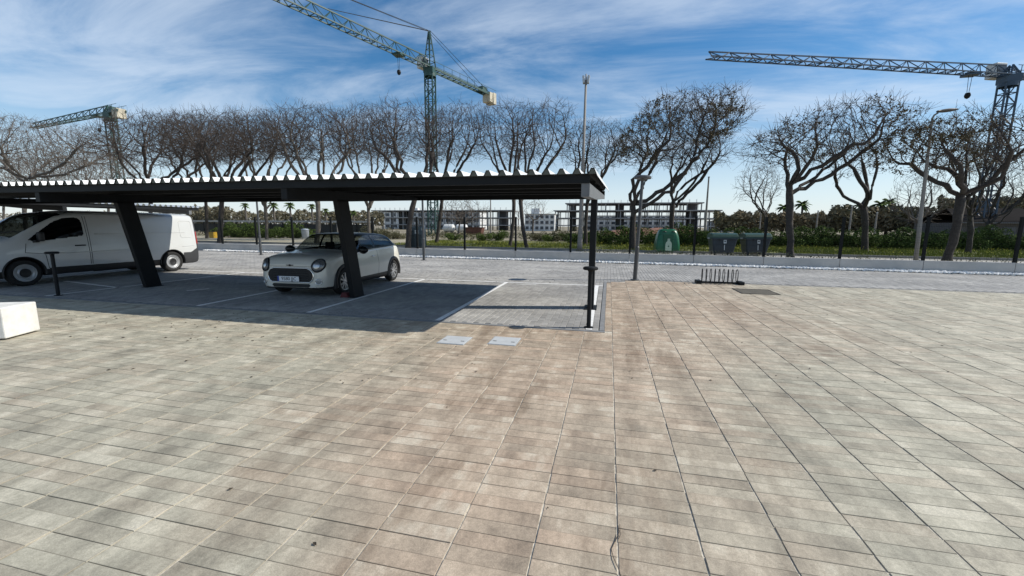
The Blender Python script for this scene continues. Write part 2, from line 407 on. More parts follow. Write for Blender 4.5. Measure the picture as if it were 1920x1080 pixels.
def in_view(p, m=40):
    x, y, z = PR(p)
    return z > 0.3 and -m < x < 1920+m and y < 1080+m
def paving(name, part, cells, dx, dy, th, matl, gap_x, gap_y, chamf, njit, kind_label):
    """cells: (N,2) centres. The 300 largest in view become objects, the rest one mesh."""
    root = empty(name); tag(root, kind='structure')
    hx, hy = dx/2-gap_x/2, dy/2-gap_y/2; c = chamf
    tv = np.array([(-hx+c, -hy+c, 0), (hx-c, -hy+c, 0), (hx-c, hy-c, 0), (-hx+c, hy-c, 0),
                   (-hx, -hy, -c), (hx, -hy, -c), (hx, hy, -c), (-hx, hy, -c),
                   (-hx, -hy, -th), (hx, -hy, -th), (hx, hy, -th), (-hx, hy, -th)], float)
    tf = [(0, 1, 2, 3)] + [(4+i, 4+(i+1) % 4, (i+1) % 4, i) for i in range(4)] + [(8+i, 8+(i+1) % 4, 4+(i+1) % 4, 4+i) for i in range(4)]
    tf = np.array(tf); tfr = tf[:5] if chamf > 0.0025 else tf
    n = len(cells)
    d = np.hypot(cells[:, 0], cells[:, 1])
    vis = np.array([in_view((a, b, 0)) for a, b in cells])
    score = np.where(vis, d, 1e9)
    order = np.argsort(score); near = order[:300]; rest = order[300:]
    zj = RNG.uniform(-njit, njit*0.3, n); tx = RNG.normal(0, 0.0022, n); ty = RNG.normal(0, 0.0035, n)
    jx = RNG.uniform(-0.0022, 0.0022, n); jy = RNG.normal(0, 0.0009, n)
    V = np.repeat(tv[None], len(rest), 0)
    V[:, :, 2] += zj[rest][:, None] + V[:, :, 0]*tx[rest][:, None] + V[:, :, 1]*ty[rest][:, None]
    V[:, :, 0] += (cells[rest, 0]+jx[rest])[:, None]; V[:, :, 1] += (cells[rest, 1]+jy[rest])[:, None]
    F = (tfr[None]+12*np.arange(len(rest))[:, None, None]).reshape(-1, 4)
    me = np_mesh(part+'_field', V.reshape(-1, 3), F, matl)
    tag(link(part+'_field', me, root), kind='stuff')
    one = np_mesh(part, tv, tf, matl)
    for i in near:
        o = link(part, one, root, (cells[i, 0]+jx[i], cells[i, 1]+jy[i], zj[i]), (ty[i], -tx[i], 0))
    return root

ix = np.arange(-50, 50); iy = np.arange(-52, 110)
gx, gy = np.meshgrid(PX0+PXW*(ix+0.5), PY0+PYW*(iy+0.5)); cells = np.stack([gx.ravel(), gy.ravel()], 1)
a, b = cells[:, 0], cells[:, 1]
keep = np.where(a > -0.08+PXW*0.4, (b < 13.0) & (b < 12.15+(a-0.0)*1.0), b < 6.34)
keep &= (np.hypot(a, b) < 24) & (b > -3.5)
HA = (-2.06, 5.37); HB = (-1.37, 5.50); PIT = (3.66, 11.5)
for (hx, hy), s in ((HA, 0.17), (HB, 0.17), (PIT, 0.40)):
    keep &= ~((abs(a-hx) < s-PXW*0.4) & (abs(b-hy) < s-0.04))
cells = cells[keep]
paving('plaza_paving', 'paver', cells, PXW, PYW, 0.02, M_PAVER, 0.0100, 0.0022, 0.0013, 0.0026, 'x')

cut = np.array([(0.0455, y_) for y_ in PY0+PYW*(np.arange(44, 101)+0.5) if y_ > 6.40])
paving('cut_paving', 'cut_paver', cut, 0.116, PYW, 0.02, M_PAVER, 0.006, 0.0030, 0.0016, 0.0022, 'x')
BX, BY = 0.1033, 0.2066
ix = np.arange(-300, 200); iy = np.arange(28, 106)
gx, gy = np.meshgrid(ix, iy); gx = gx.ravel(); gy = gy.ravel()
cb = np.stack([(gx+0.5)*BX, (gy+0.5)*BY-(gx % 2)*BX], 1)
a, b = cb[:, 0], cb[:, 1]
k2 = np.where(a < -0.09, b > 6.45, (b > 13.12) | ((b > 12.2+(a+0.05)*1.05) & (a < 0.9)))
k2 &= b < wall_y(a)-0.46
k2 &= (a > -27) & (a < 19)
cb = cb[k2]
paving('parking_paving', 'paving_block', cb, BX, BY, 0.02, M_BLOCK, 0.0030, 0.0030, 0.0045, 0.003, 'x')

# kerb edging between plaza and parking
mb = MB()
M_EDGE = mat('edge_stone', (0.20, 0.205, 0.21), 0.85, noise_amt=0.2, nscale=5)
x = -27.0
while x < -0.2:
    mb.box((x+0.5, 6.395, -0.02), (0.994, 0.075, 0.046)); x += 1.0
y = 6.45
while y < 11.6:
    mb.box((-0.05, y+0.5, -0.02), (0.075, 0.994, 0.046)); y += 1.0
tag(mb.build('edging', M_EDGE), kind='structure')

# bay markings
def mark(p0, p1, wd=0.10, z=0.004):
    p0 = Vector((*p0, z)); p1 = Vector((*p1, z)); d = (p1-p0).normalized(); s_ = Vector((-d.y, d.x, 0))*wd/2
    mb = MB(); n = max(2, int((p1-p0).length/0.25)); vs_ = []
    for i in range(n+1):
        p = p0.lerp(p1, i/n); e = 0.004*noise.noise(p*3)
        vs_ += [p-s_*(1+e*10), p+s_*(1-e*10)]
    mb.add(vs_, [(2*i, 2*i+2, 2*i+3, 2*i+1) for i in range(n)])
    o = mb.build('bay_line', M_PAINT); tag(o, kind='structure'); return o
for xx in (-0.25, -2.79, -5.34, -7.87):
    mark((xx, 6.46), (xx-0.02, 11.46))
mark((-12.1, 6.5), (-11.85, 11.46)); mark((-14.75, 8.38), (-11.98, 7.85)); mark((-16.2, 6.5), (-16.1, 11.46))
mark((-26, 11.51), (-0.12, 11.51))
mark((-9.9, 7.9), (-9.7, 8.3))
# small paint dashes in the bays
mark((-2.45, 11.2), (-1.9, 11.2), 0.06); mark((-5.0, 11.2), (-4.5, 11.2), 0.06)

# hatches, pit
for (hx, hy), nm, lb in ((HA, 'access_cover', 'pale grey square access cover in the paving, left of the pair'), (HB, 'access_cover', 'pale grey square access cover in the paving, right of the pair')):
    t = empty(nm, (hx, hy, 0)); tag(t, lb, 'manhole cover', 'pale access covers')
    mb = MB(); mb.box((0, 0, -0.004), (0.40, 0.41, 0.014)); mb.build('frame', M_GALV, t)
    mb = MB(); mb.box((0, 0, 0.0045), (0.375, 0.385, 0.008)); mb.build('lid', mat('pale_lid', (0.46, 0.48, 0.49), 0.6, noise_amt=0.1, nscale=8), t, bevel=0.002)
    for sx in (-1, 1): MB().box((sx*0.13, -0.05, 0.0095), (0.05, 0.018, 0.003)).build('lifting_slot', M_BLACK, t)
t = empty('planting_pit', (PIT[0], PIT[1], 0)); tag(t, 'dark square pit of bare earth in the paving beside the bike rack', 'tree pit')
mb = MB(); mb.box((0, 0, 0.001), (0.82, 0.82, 0.008)); mb.build('earth', mat('dark_earth', (0.085, 0.075, 0.058), 0.95, noise_amt=0.3, nscale=8, bump=0.8, bscale=40), t)
mb = MB()
for sx in (-1, 1):
    mb.box((sx*0.425, 0, 0.002), (0.02, 0.87, 0.014)); mb.box((0, sx*0.425, 0.0015), (0.828, 0.02, 0.014))
mb.build('edge_frame', M_STEEL, t)

# ------------------------------------------------------------------ low wall, pebbles, fence
th = math.atan(-0.062); WL = 2.66
wallroot = empty('low_wall', (0, wall_y(0), 0)); tag(wallroot, 'long low grey precast concrete wall along the street side', 'wall')
joints = [0.93+WL*k for k in range(-15, 8)]
for i in range(len(joints)-1):
    x0, x1 = joints[i]+0.008, joints[i+1]-0.008
    mb = MB(); h = 0.415+0.004*math.sin(i*2.1)
    p0 = Vector((x0, wall_y(x0), 0)); p1 = Vector((x1, wall_y(x1), 0))
    mb.beam(p0+Vector((0, 0.09, h/2-0.03)), p1+Vector((0, 0.09, h/2-0.03)), 0.16, h+0.06)
    mb.build('wall_panel', M_WALL, wallroot, org=(0, wall_y(0), 0), bevel=0.008)
# pebbles
nP = 8500
px_ = RNG.uniform(-24, 18, nP); off = RNG.uniform(0.02, 0.50, nP)
py_ = wall_y(px_)-off
phi = (1+5**.5)/2
ico = np.array([(-1, phi, 0), (1, phi, 0), (-1, -phi, 0), (1, -phi, 0), (0, -1, phi), (0, 1, phi), (0, -1, -phi), (0, 1, -phi), (phi, 0, -1), (phi, 0, 1), (-phi, 0, -1), (-phi, 0, 1)])/1.9
icf = np.array([(0, 11, 5), (0, 5, 1), (0, 1, 7), (0, 7, 10), (0, 10, 11), (1, 5, 9), (5, 11, 4), (11, 10, 2), (10, 7, 6), (7, 1, 8), (3, 9, 4), (3, 4, 2), (3, 2, 6), (3, 6, 8), (3, 8, 9), (4, 9, 5), (2, 4, 11), (6, 2, 10), (8, 6, 7), (9, 8, 1)])
sz = RNG.uniform(0.026, 0.058, nP); V = np.repeat(ico[None], nP, 0)
V = V*RNG.uniform(0.8, 1.2, (nP, 12, 1))
V *= (np.stack([sz*RNG.uniform(.8, 1.4, nP), sz*RNG.uniform(.8, 1.4, nP), sz*0.75], 1))[:, None, :]
V += np.stack([px_, py_, sz*0.4+RNG.uniform(0, 0.03, nP)], 1)[:, None, :]
F = (icf[None]+12*np.arange(nP)[:, None, None]).reshape(-1, 3)
tag(link('pebble_strip', np_mesh('pebble_strip', V.reshape(-1, 3), F, M_PEB)), 'white pebbles laid along the foot of the low wall', 'pebbles', kind='stuff')
# fence
fr = empty('mesh_fence', (0, wall_y(0)+0.09, 0.41)); tag(fr, 'dark wire mesh fence with slim posts standing on the low wall', 'fence')
fo = (0, wall_y(0)+0.09, 0.41)
M_FENCE = mat('fence_black', (0.008, 0.009, 0.0085), 0.7, spec=0.2)
for i, x0 in enumerate(joints):
    mb = MB(); yy = wall_y(x0)+0.09
    mb.box((x0, yy, 0.405+0.81), (0.085, 0.085, 1.62)); mb.box((x0, yy, 2.03), (0.092, 0.092, 0.02)); mb.box((x0, yy, 0.41), (0.13, 0.13, 0.012))
    mb.build('post', M_FENCE, fr, org=fo)
    if i < len(joints)-1:
        x1 = joints[i+1]; mb = MB()
        y1 = wall_y(x1)+0.09
        for k in range(8):
            z = 0.46+k*0.205
            mb.beam((x0+.03, yy, z), (x1-.03, y1, z), 0.0045, 0.0045)
        for k in range(1, 53):
            f = k/53; mb.beam((x0+(x1-x0)*f, yy+(y1-yy)*f, 0.44), (x0+(x1-x0)*f, yy+(y1-yy)*f, 1.93), 0.0026, 0.0026)
        mb.build('wire_panel', M_FENCE, fr, org=fo)

# ------------------------------------------------------------------ carport
def zsheet(y): return 2.345+0.036*(y-6.25)
def make_carport(org, x_left, x_right, cols, label, y0=6.25, y1=11.42, endskew=0.0, post=True, rz=0.0):
    root = empty('carport', org, rz); tag(root, label, 'carport', 'open carports')
    O = (0, 0, 0)
    def xe(x, y): return x + (endskew*(y-y0)/(y1-y0) if x > x_right-0.6 else 0)
    # sheet : trapezoidal ribs along y
    pitch, hr = 0.2222, 0.078
    xs = []; x = x_right+0.06
    prof = [(0, 0), (0.035, 0.0), (0.0, 0.0)]
    line = []
    n = int((x_right+0.06-x_left)/pitch)
    for k in range(n):
        xb = x_right+0.06-k*pitch
        line += [(xb, hr), (xb-0.045, hr), (xb-0.085, 0), (xb-pitch+0.04, 0)]
    line.append((x_right+0.06-n*pitch, hr))
    line = [(x_right+0.105, 0.0-0.03)]+line
    mb = MB(); ys = [y0-0.06, 8.0, 9.7, y1+0.08]
    for y in ys:
        for (lx, lz) in line: mb.v.append((xe(lx, y), y, zsheet(y)+lz+0.006))
    m_ = len(line)
    for j in range(len(ys)-1):
        for i in range(m_-1): mb.f.append((j*m_+i, j*m_+i+1, (j+1)*m_+i+1, (j+1)*m_+i))
    sh = mb.build('roof_sheet', M_STEEL, root); sm = sh.modifiers.new('t', 'SOLIDIFY'); sm.thickness = 0.006; sm.offset = 0; sh.data.materials.append(M_SHEET); sm.material_offset = 1; sm.material_offset_rim = 0  # white sheet's underside coloured dark to deepen the shade below the roof
    # caps
    capm = None
    for k in range(n):
        xb = x_right+0.06-k*pitch
        if capm is None:
            mb = MB(); mb.prism([(0.034, 0, 0.0), (0.0, 0, hr-0.006), (-0.045, 0, hr-0.006), (-0.079, 0, 0.0)], (0, 0, 0), (0, 0.02, 0))
            co = mb.build('rib_cap', M_SHEETE, root); capm = co.data
        else: co = link('rib_cap', capm, root)
        co.location = (xb, y0-0.045, zsheet(y0)+0.004)
    # purlins
    for i, y in enumerate((y0, 7.55, 8.85, 10.15, y1)):
        zt = zsheet(y)-0.004; mb = MB(); hp = 0.118 if i < 4 else 0.205
        xr = xe(x_right, y); xl = x_left
        mb.box(((xl+xr)/2, y, zt-hp/2), (xr-xl, 0.008, hp))
        mb.box(((xl+xr)/2, y+0.03, zt-0.003), (xr-xl, 0.055, 0.006)); mb.box(((xl+xr)/2, y+0.03, zt-hp+0.003), (xr-xl, 0.055, 0.006))
        mb.box(((xl+xr)/2, y+0.056, zt-hp+0.015), (xr-xl, 0.005, 0.026))
        mb.build('purlin', M_STEEL, root)
    # rafters
    for cx_ in cols:
        mb = MB()
        sk = lambda y: xe(cx_, y)
        zf, zb = zsheet(y0)-0.124, zsheet(y1)-0.124
        pts = []
        for sx in (-0.06, 0.06):
            pts += [(sk(y0+.01)+sx, y0+0.012, zf), (sk(y0+.01)+sx, y0+0.012, zf-0.19), (sk(8.0)+sx, 8.0, zsheet(8.0)-0.124-0.19), (sk(y1)+sx, y1, zb-0.085), (sk(y1)+sx, y1, zb), (sk(8.0)+sx, 8.0, zsheet(8.0)-0.124)]
        mb.add(pts, [(0, 1, 2, 5), (5, 2, 3, 4), (6, 11, 8, 7), (11, 10, 9, 8), (0, 6, 7, 1), (1, 7, 8, 2), (2, 8, 9, 3), (3, 9, 10, 4), (4, 10, 11, 5), (5, 11, 6, 0)])
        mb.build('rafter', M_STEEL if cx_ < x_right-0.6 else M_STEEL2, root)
    for cx_ in cols:
        mb = MB()
        if cx_ > x_right-0.6 and post:
            zt = zsheet(8.29)-0.124-0.17
            mb.box((cx_+0.06, 8.29, zt/2), (0.115, 0.32, zt)); mb.box((cx_+0.06, 8.29, 0.008), (0.24, 0.48, 0.016))
            mb.build('post', M_STEEL, root, bevel=0.004)
        else:
            zt = zsheet(7.85)-0.124-0.16; dx = 0.06; dy = 0.185
            base = [(cx_-dx, 8.25-dy, 0), (cx_+dx, 8.25-dy, 0), (cx_+dx, 8.25+dy, 0), (cx_-dx, 8.25+dy, 0)]
            top = [(p[0], p[1]-0.42, zt) for p in base]
            mb.add(base+top, [(0, 3, 2, 1), (4, 5, 6, 7)]+[(i, (i+1) % 4, 4+(i+1) % 4, 4+i) for i in range(4)])
            mb.box((cx_, 8.25, 0.006), (0.19, 0.42, 0.012))
            mb.build('column', M_STEEL, root, bevel=0.004)
    return root
make_carport((0, 0, 0), -18.2, -0.30, (-0.36, -5.5, -11.42, -17.3), 'long dark steel carport with white ribbed roof over the parked car and van', endskew=0.15)
# second carport, turned, behind the van
c2 = make_carport((0, 0, 0), -9.2, 0.0, (-0.4, -5.0, -8.9), 'distant white ribbed carport roof seen behind the roof of the van', post=False)
c2.rotation_euler = (0, 0, R(87)); c2.location = (-13.2, 16.2, 0.02)

# ------------------------------------------------------------------ small plaza objects
def bollard(loc, label):
    t = empty('bollard_lamp', loc); tag(t, label, 'bollard', 'T-topped bollard lamps')
    mb = MB(); mb.lathe([(0.0, 0.0), (0.075, 0.0), (0.075, 0.012), (0.034, 0.014), (0.034, 0.90), (0.045, 0.92), (0.0, 0.925)], 20); mb.build('post', M_STEEL, t, smooth=False)
    mb = MB(); mb.lathe([(0.0, 0.925), (0.105, 0.93), (0.118, 0.94), (0.118, 0.965), (0.10, 0.978), (0.0, 0.982)], 28); mb.build('lamp_head', M_STEEL, t)
    return t
bollard((-0.26, 6.60, 0), 'slim dark disc-topped bollard in front of the carport end post')
bollard((-11.94, 6.64, 0), 'slim dark disc-topped bollard standing in the shade beside the van')

def plaza_lamp(loc, label, lean=0.0):
    t = empty('plaza_lamp', loc); t.rotation_euler = (0, lean, 0); tag(t, label, 'street lamp', 'short plaza lamps')
    mb = MB(); mb.lathe([(0, 0), (0.13, 0), (0.13, 0.015), (0.062, 0.02), (0.062, 1.0), (0.05, 1.02), (0.043, 2.98), (0, 2.99)], 16); mb.build('pole', mat('lamp_grey', (0.06, 0.063, 0.066), 0.45), t)
    mb = MB(); mb.lathe([(0.05, 2.93), (0.07, 2.97), (0.09, 2.99), (0.24, 3.0), (0.25, 3.02), (0.25, 3.06), (0.20, 3.09), (0, 3.10)], 28); mb.build('lamp_head', MATS['lamp_grey'], t)
    return t
plaza_lamp((0.82, 13.09, 0), 'short dark plaza lamp with flat round head beside the beige paving', R(1.4))
plaza_lamp((-8.37, 17.95, 0), 'short plaza lamp by the low wall, just right of the small car')
plaza_lamp((-17.95, 18.5, 0), 'short plaza lamp by the low wall, between van and small car')

# bike rack
t = empty('bike_rack', (3.13, 12.88, 0)); tag(t, 'low dark steel bike rack with nine upright hoops', 'bike rack')
mb = MB(); mb.box((0, 0.0, 0.035), (1.02, 0.05, 0.05)); mb.build('rail', M_STEEL, t)
for sx in (-1, 1):
    mb = MB(); mb.box((sx*0.56, -0.02, 0.045), (0.13, 0.34, 0.09)); mb.build('foot', M_STEEL, t, bevel=0.006)
loop = MB(); pts = []
for k in range(24):
    a = 2*math.pi*k/24
    pts.append((0.02*math.sin(a), 0.15*math.sin(a)*(1-0.12*math.cos(a)), 0.235-0.185*math.cos(a)))
loop.tube(pts, 0.0105, 8, closed=True)
lo = loop.build('hoop', M_STEEL, t, smooth=True, loc=(-0.46, 0, 0))
for k in range(1, 9): link('hoop', lo.data, t, (-0.46+0.115*k, 0, 0), (0, 0, 0.05*(k % 3-1)))

# concrete block
t = MB()
pA = Vector((-8.03, 3.84, 0)); dirf = Vector((-0.40, 0.917, 0)).normalized(); dirl = Vector((-0.917, -0.40, 0)).normalized()
o_ = [pA, pA+dirf*0.52, pA+dirf*0.52+dirl*1.2, pA+dirl*1.2]
t.prism([p+Vector((0, 0, 0.02)) for p in o_], (0, 0, 0), (0, 0, 0.43))
inn = [p+(sum(o_, Vector())/4-p)*0.05 for p in o_]
o = t.build('concrete_block', M_CONCW, org=pA, bevel=0.015, loc=pA); tag(o, 'white concrete block seat at the left edge of the plaza', 'block seat')

# twig lying on the paving
tw = [G(1158, 988), G(1161, 1000), G(1155, 1012), G(1146, 1030), G(1150, 1048), G(1158, 1066), G(1163, 1078), G(1166, 1086)]
mb = MB(); mb.tube([p+Vector((0, 0, 0.006+0.004*math.sin(i*1.7))) for i, p in enumerate(tw)], [0.0022]*4+[0.0018]*4, 6)
tw2 = [G(1162, 985), G(1163, 1005), G(1158, 1015)]
mb.tube([p+Vector((0, 0, 0.006)) for p in tw2], 0.0014, 5)
o = mb.build('dry_stem', M_TWIG, org=tw[0], loc=tw[0], smooth=True); tag(o, 'thin dark dry stem lying along a paving joint in the foreground', 'twig')
# leaf litter
v = []; f = []
spots = [(432, 918, .8), (350, 677, 1.3), (590, 1021, .8), (838, 764, .5), (1228, 883, .7), (1027, 953, .4), (250, 692, 1), (204, 694, 1)]
for k in range(70): spots.append((random.uniform(80, 500), random.uniform(585, 640), random.uniform(.5, 1.2)))
for k in range(40): spots.append((random.uniform(400, 900), random.uniform(612, 720), random.uniform(.4, .9)))
for k in range(60): spots.append((random.uniform(1130, 1900), random.uniform(548, 720), random.uniform(.4, .9)))
for k in range(160): spots.append((random.uniform(760, 1130), random.uniform(492, 530), random.uniform(.6, 1.3)))
for k in range(60): spots.append((random.uniform(380, 700), random.uniform(585, 605), random.uniform(.4, .9)))
for (sx, sy, sc) in spots:
    p = G(sx, sy); a = random.uniform(0, 6.28); L = 0.022*sc; W_ = 0.012*sc; b = len(v)
    dx = Vector((math.cos(a), math.sin(a), 0)); dy = Vector((-dx.y, dx.x, 0)); h = 0.012*sc
    v += [p-dx*L+Vector((0, 0, .004)), p-dy*W_+Vector((0, 0, h)), p+dx*L+Vector((0, 0, .005)), p+dy*W_+Vector((0, 0, h*.7)), p+Vector((0, 0, .003))]
    f += [(b, b+1, b+4), (b+1, b+2, b+4), (b+2, b+3, b+4), (b+3, b, b+4)]
tag(link('leaf_litter', np_mesh('leaf_litter', np.array([tuple(q) for q in v]), np.array(f), mat('litter', (0.05, 0.038, 0.025), 0.9))), 'scattered dry leaf crumbs on the paving', 'leaf litter', kind='stuff')

# ------------------------------------------------------------------ vehicles
def pchip(xs, ys, xq):
    xs = np.asarray(xs, float); ys = np.asarray(ys, float); h = np.diff(xs); d = np.diff(ys)/h
    m = np.zeros_like(ys); m[0] = d[0]; m[-1] = d[-1]
    for i in range(1, len(xs)-1):
        if d[i-1]*d[i] > 0:
            w1 = 2*h[i]+h[i-1]; w2 = h[i]+2*h[i-1]; m[i] = (w1+w2)/(w1/d[i-1]+w2/d[i])
    k = np.clip(np.searchsorted(xs, xq)-1, 0, len(h)-1); t = (xq-xs[k])/h[k]
    return ((2*t**3-3*t**2+1)*ys[k]+(t**3-2*t**2+t)*h[k]*m[k]+(-2*t**3+3*t**2)*ys[k+1]+(t**3-t**2)*h[k]*m[k+1])
class Skin:
    def __init__(s, stations, ny, nv):
        st = np.array([y for y, _ in stations]); K = len(stations[0][1])
        P = np.array([p for _, p in stations], float)          # (S,K,2)
        q = np.linspace(0, 1, ny); cs = np.concatenate([[0], np.cumsum(np.maximum(np.diff(st), 0.045))]); cs /= cs[-1]
        yq = np.interp(q, cs, st)
        Q = np.zeros((ny, K, 2))
        for k in range(K):
            for c in range(2): Q[:, k, c] = pchip(st, P[:, k, c], yq)
        v = np.linspace(0, K-1, nv); out = np.zeros((ny, nv, 2))
        for c in range(2):
            for i in range(ny): out[i, :, c] = pchip(np.arange(K), Q[i, :, c], v)
        s.y, s.v, s.out, s.ny, s.nv = yq, v, out, ny, nv
    def verts(s):
        """full mirrored ring: right half (x>0) bottom->top then left half back"""
        n2 = 2*s.nv-2; V = np.zeros((s.ny, n2, 3)); vv = np.zeros(n2)
        for j in range(s.nv):
            V[:, j, 0] = s.out[:, j, 0]; V[:, j, 1] = s.y; V[:, j, 2] = s.out[:, j, 1]; vv[j] = s.v[j]
        for j in range(1, s.nv-1):
            V[:, n2-j, 0] = -s.out[:, j, 0]; V[:, n2-j, 1] = s.y; V[:, n2-j, 2] = s.out[:, j, 1]; vv[n2-j] = s.v[j]
        return V, vv
    def build(s, classify, root, mats):
        V, vv = s.verts(); n2 = V.shape[1]; flat = V.reshape(-1, 3)
        groups = {}
        allf = []
        for i in range(s.ny-1):
            for j in range(n2):
                k = (j+1) % n2
                q = (i*n2+j, (i+1)*n2+j, (i+1)*n2+k, i*n2+k)
                c = (flat[q[0]]+flat[q[1]]+flat[q[2]]+flat[q[3]])/4
                vm = (vv[j]+vv[k])/2 if abs(vv[j]-vv[k]) < 1 else 0
                g = classify(c, vm); allf.append(q)
                if g: groups.setdefault(g, []).append(q)
        caps = [tuple(range(n2)), tuple(reversed(range((s.ny-1)*n2, s.ny*n2)))]
        s.bvh = BVHTree.FromPolygons([tuple(p) for p in flat], allf+caps)
        objs = {}
        for g, fs in groups.items():
            fs = np.array(fs); u, inv = np.unique(fs, return_inverse=True)
            nm = g.split(':')[0]
            me = np_mesh(nm, flat[u], inv.reshape(-1, 4), mats[nm], smooth=True)
            objs[g] = link(nm, me, root)
        for ci, (nm, cap) in enumerate(zip(('nose_panel', 'tail_panel'), caps)):
            vs_ = [tuple(flat[i]) for i in cap]
            me = bpy.data.meshes.new(nm); me.from_pydata(vs_, [], [tuple(range(len(vs_)))]); me.update(); me.materials.append(mats['cap'][ci]); link(nm, me, root)
        return objs
    def hit(s, p, axis, sgn=1):
        """project on the skin: axis 'front' p=(x,z); 'rear' p=(x,z); 'side' p=(y,z)"""
        if axis == 'front': o, d = Vector((p[0], -3, p[1])), Vector((0, 1, 0))
        elif axis == 'rear': o, d = Vector((p[0], 9, p[1])), Vector((0, -1, 0))
        else: o, d = Vector((3*sgn, p[0], p[1])), Vector((-sgn, 0, 0))
        h = s.bvh.ray_cast(o, d)
        return (h[0], -d) if h[0] is not None else (None, None)
    def patch(s, outline, axis, off, sgn=1, rings=4, dome=0.0):
        c = np.mean(np.array(outline), 0); mb = MB(); n = len(outline); last = Vector((0, 0, 0))
        for r in range(rings+1):
            f = r/rings
            for p in (outline if r else [c]):
                q = c+(np.array(p)-c)*f; h, d = s.hit(q, axis, sgn)
                h = last.copy() if h is None else h; last = h.copy()
                d = {'front': Vector((0, -1, 0)), 'rear': Vector((0, 1, 0)), 'side': Vector((sgn, 0, 0))}[axis]
                mb.v.append(tuple(h+d*(off+dome*(1-f*f))))
        for k in range(n): mb.f.append((0, 1+k, 1+(k+1) % n))
        for r in range(1, rings):
            b0 = 1+(r-1)*n; b1 = 1+r*n
            for k in range(n): mb.f.append((b0+k, b1+k, b1+(k+1) % n, b0+(k+1) % n))
        return mb
    def line(s, pts, axis, rad, off=0.0, sgn=1, closed=False, n=6):
        q = []
        d = {'front': Vector((0, -1, 0)), 'rear': Vector((0, 1, 0)), 'side': Vector((sgn, 0, 0))}[axis]
        for p in pts:
            h, _ = s.hit(p, axis, sgn)
            if h is not None: q.append(h+d*off)
        return MB().tube(q, rad, n, closed=closed)
def dens(pts, closed=True, n=8):
    out = []; N = len(pts)
    for i in range(N if closed else N-1):
        a = np.array(pts[i]); b = np.array(pts[(i+1) % N])
        for k in range(n): out.append(tuple(a+(b-a)*k/n))
    if not closed: out.append(tuple(pts[-1]))
    return out
def rrect(cx, cz, w, h, r, n=5):
    out = []
    for (sx, sz, a0) in ((1, 1, 0), (-1, 1, 90), (-1, -1, 180), (1, -1, 270)):
        for k in range(n+1):
            a = R(a0+90*k/n); out.append((cx+sx*(w/2-r)+r*math.cos(a), cz+sz*(h/2-r)+r*math.sin(a)))
    return out
def ell(cx, cz, a, b, n=28, rot=0):
    o = []
    for k in range(n):
        t = 2*math.pi*k/n; x, z = a*math.cos(t), b*math.sin(t)
        o.append((cx+x*math.cos(rot)-z*math.sin(rot), cz+x*math.sin(rot)+z*math.cos(rot)))
    return o
def text_mesh(name, body, size, m, parent, loc, rot):
    cu = bpy.data.curves.new(name, 'FONT'); cu.body = body; cu.size = size; cu.align_x = 'CENTER'; cu.align_y = 'CENTER'; cu.extrude = 0.001
    tmp = bpy.data.objects.new(name, cu); C.objects.link(tmp)
    dg = bpy.context.evaluated_depsgraph_get(); me = bpy.data.meshes.new_from_object(tmp.evaluated_get(dg))
    bpy.data.objects.remove(tmp); me.materials.clear(); me.materials.append(m)
    return link(name, me, parent, loc, rot)
AX = {1: Matrix.Rotation(R(90), 3, 'Y'), -1: Matrix.Rotation(R(-90), 3, 'Y')}
def wheel(root, x, y, r, wd, kind, sgn):
    w_ = empty('wheel', (x, y, r)); w_.parent = root
    M = AX[sgn]
    mb = MB(); mb.lathe([(r*0.66, -wd/2), (r*0.92, -wd/2), (r*0.985, -wd/2+0.02), (r, -wd/2+0.045), (r, wd/2-0.045), (r*0.985, wd/2-0.02), (r*0.92, wd/2), (r*0.68, wd/2-0.002), (r*0.66, wd/2-0.02)], 40, M)
    mb.build('tyre', M_RUB, w_, smooth=True)
    mb = MB(); rr = r*0.67
    mb.lathe([(rr, -wd/2+0.02), (rr, wd/2-0.004), (rr*0.95, wd/2-0.006), (rr*0.92, wd/2-0.05), (rr*0.9, 0.0)], 40, M)
    if kind == 'alloy':
        for k in range(5):
            a = 2*math.pi*k/5+0.3
            for da in (-0.17, 0.17):
                c0, s0 = math.cos(a+da*0.9), math.sin(a+da*0.9); c1, s1 = math.cos(a+da*1.55), math.sin(a+da*1.55)
                p0 = M @ Vector((0.035*c0, 0.035*s0, wd/2-0.02)); p1 = M @ Vector((rr*0.94*c1, rr*0.94*s1, wd/2-0.015))
                mb.beam(p0, p1, 0.030, 0.022, up=M @ Vector((0, 0, 1)))
        mb.lathe([(0.0, wd/2-0.006), (0.042, wd/2-0.008), (0.05, wd/2-0.03)], 20, M)
        mb.build('rim', M_ALLOY, w_)
        mb = MB(); mb.lathe([(0, -0.01), (rr*0.93, -0.01)], 30, M); mb.lathe([(0, 0.0), (0.12, 0.0), (0.12, -0.01)], 24, M)
        mb.build('brake_disc', mat('brake', (0.07, 0.065, 0.06), 0.5, metal=0.6), w_)
    else:
        mb.lathe([(rr*0.93, wd/2-0.02), (rr*0.80, wd/2-0.018), (rr*0.74, wd/2-0.03), (rr*0.66, wd/2-0.05), (rr*0.58, wd/2-0.035), (rr*0.50, wd/2-0.012)], 40, M)
        mb.build('rim', mat('silver_cap', (0.36, 0.37, 0.38), 0.4, metal=0.4), w_, smooth=True)
        mb = MB(); mb.lathe([(rr*0.50, wd/2-0.013), (rr*0.42, wd/2-0.006), (rr*0.30, wd/2-0.02), (0, wd/2-0.018)], 32, M)
        mb.build('hub', M_BLACK, w_, smooth=True)
    return w_
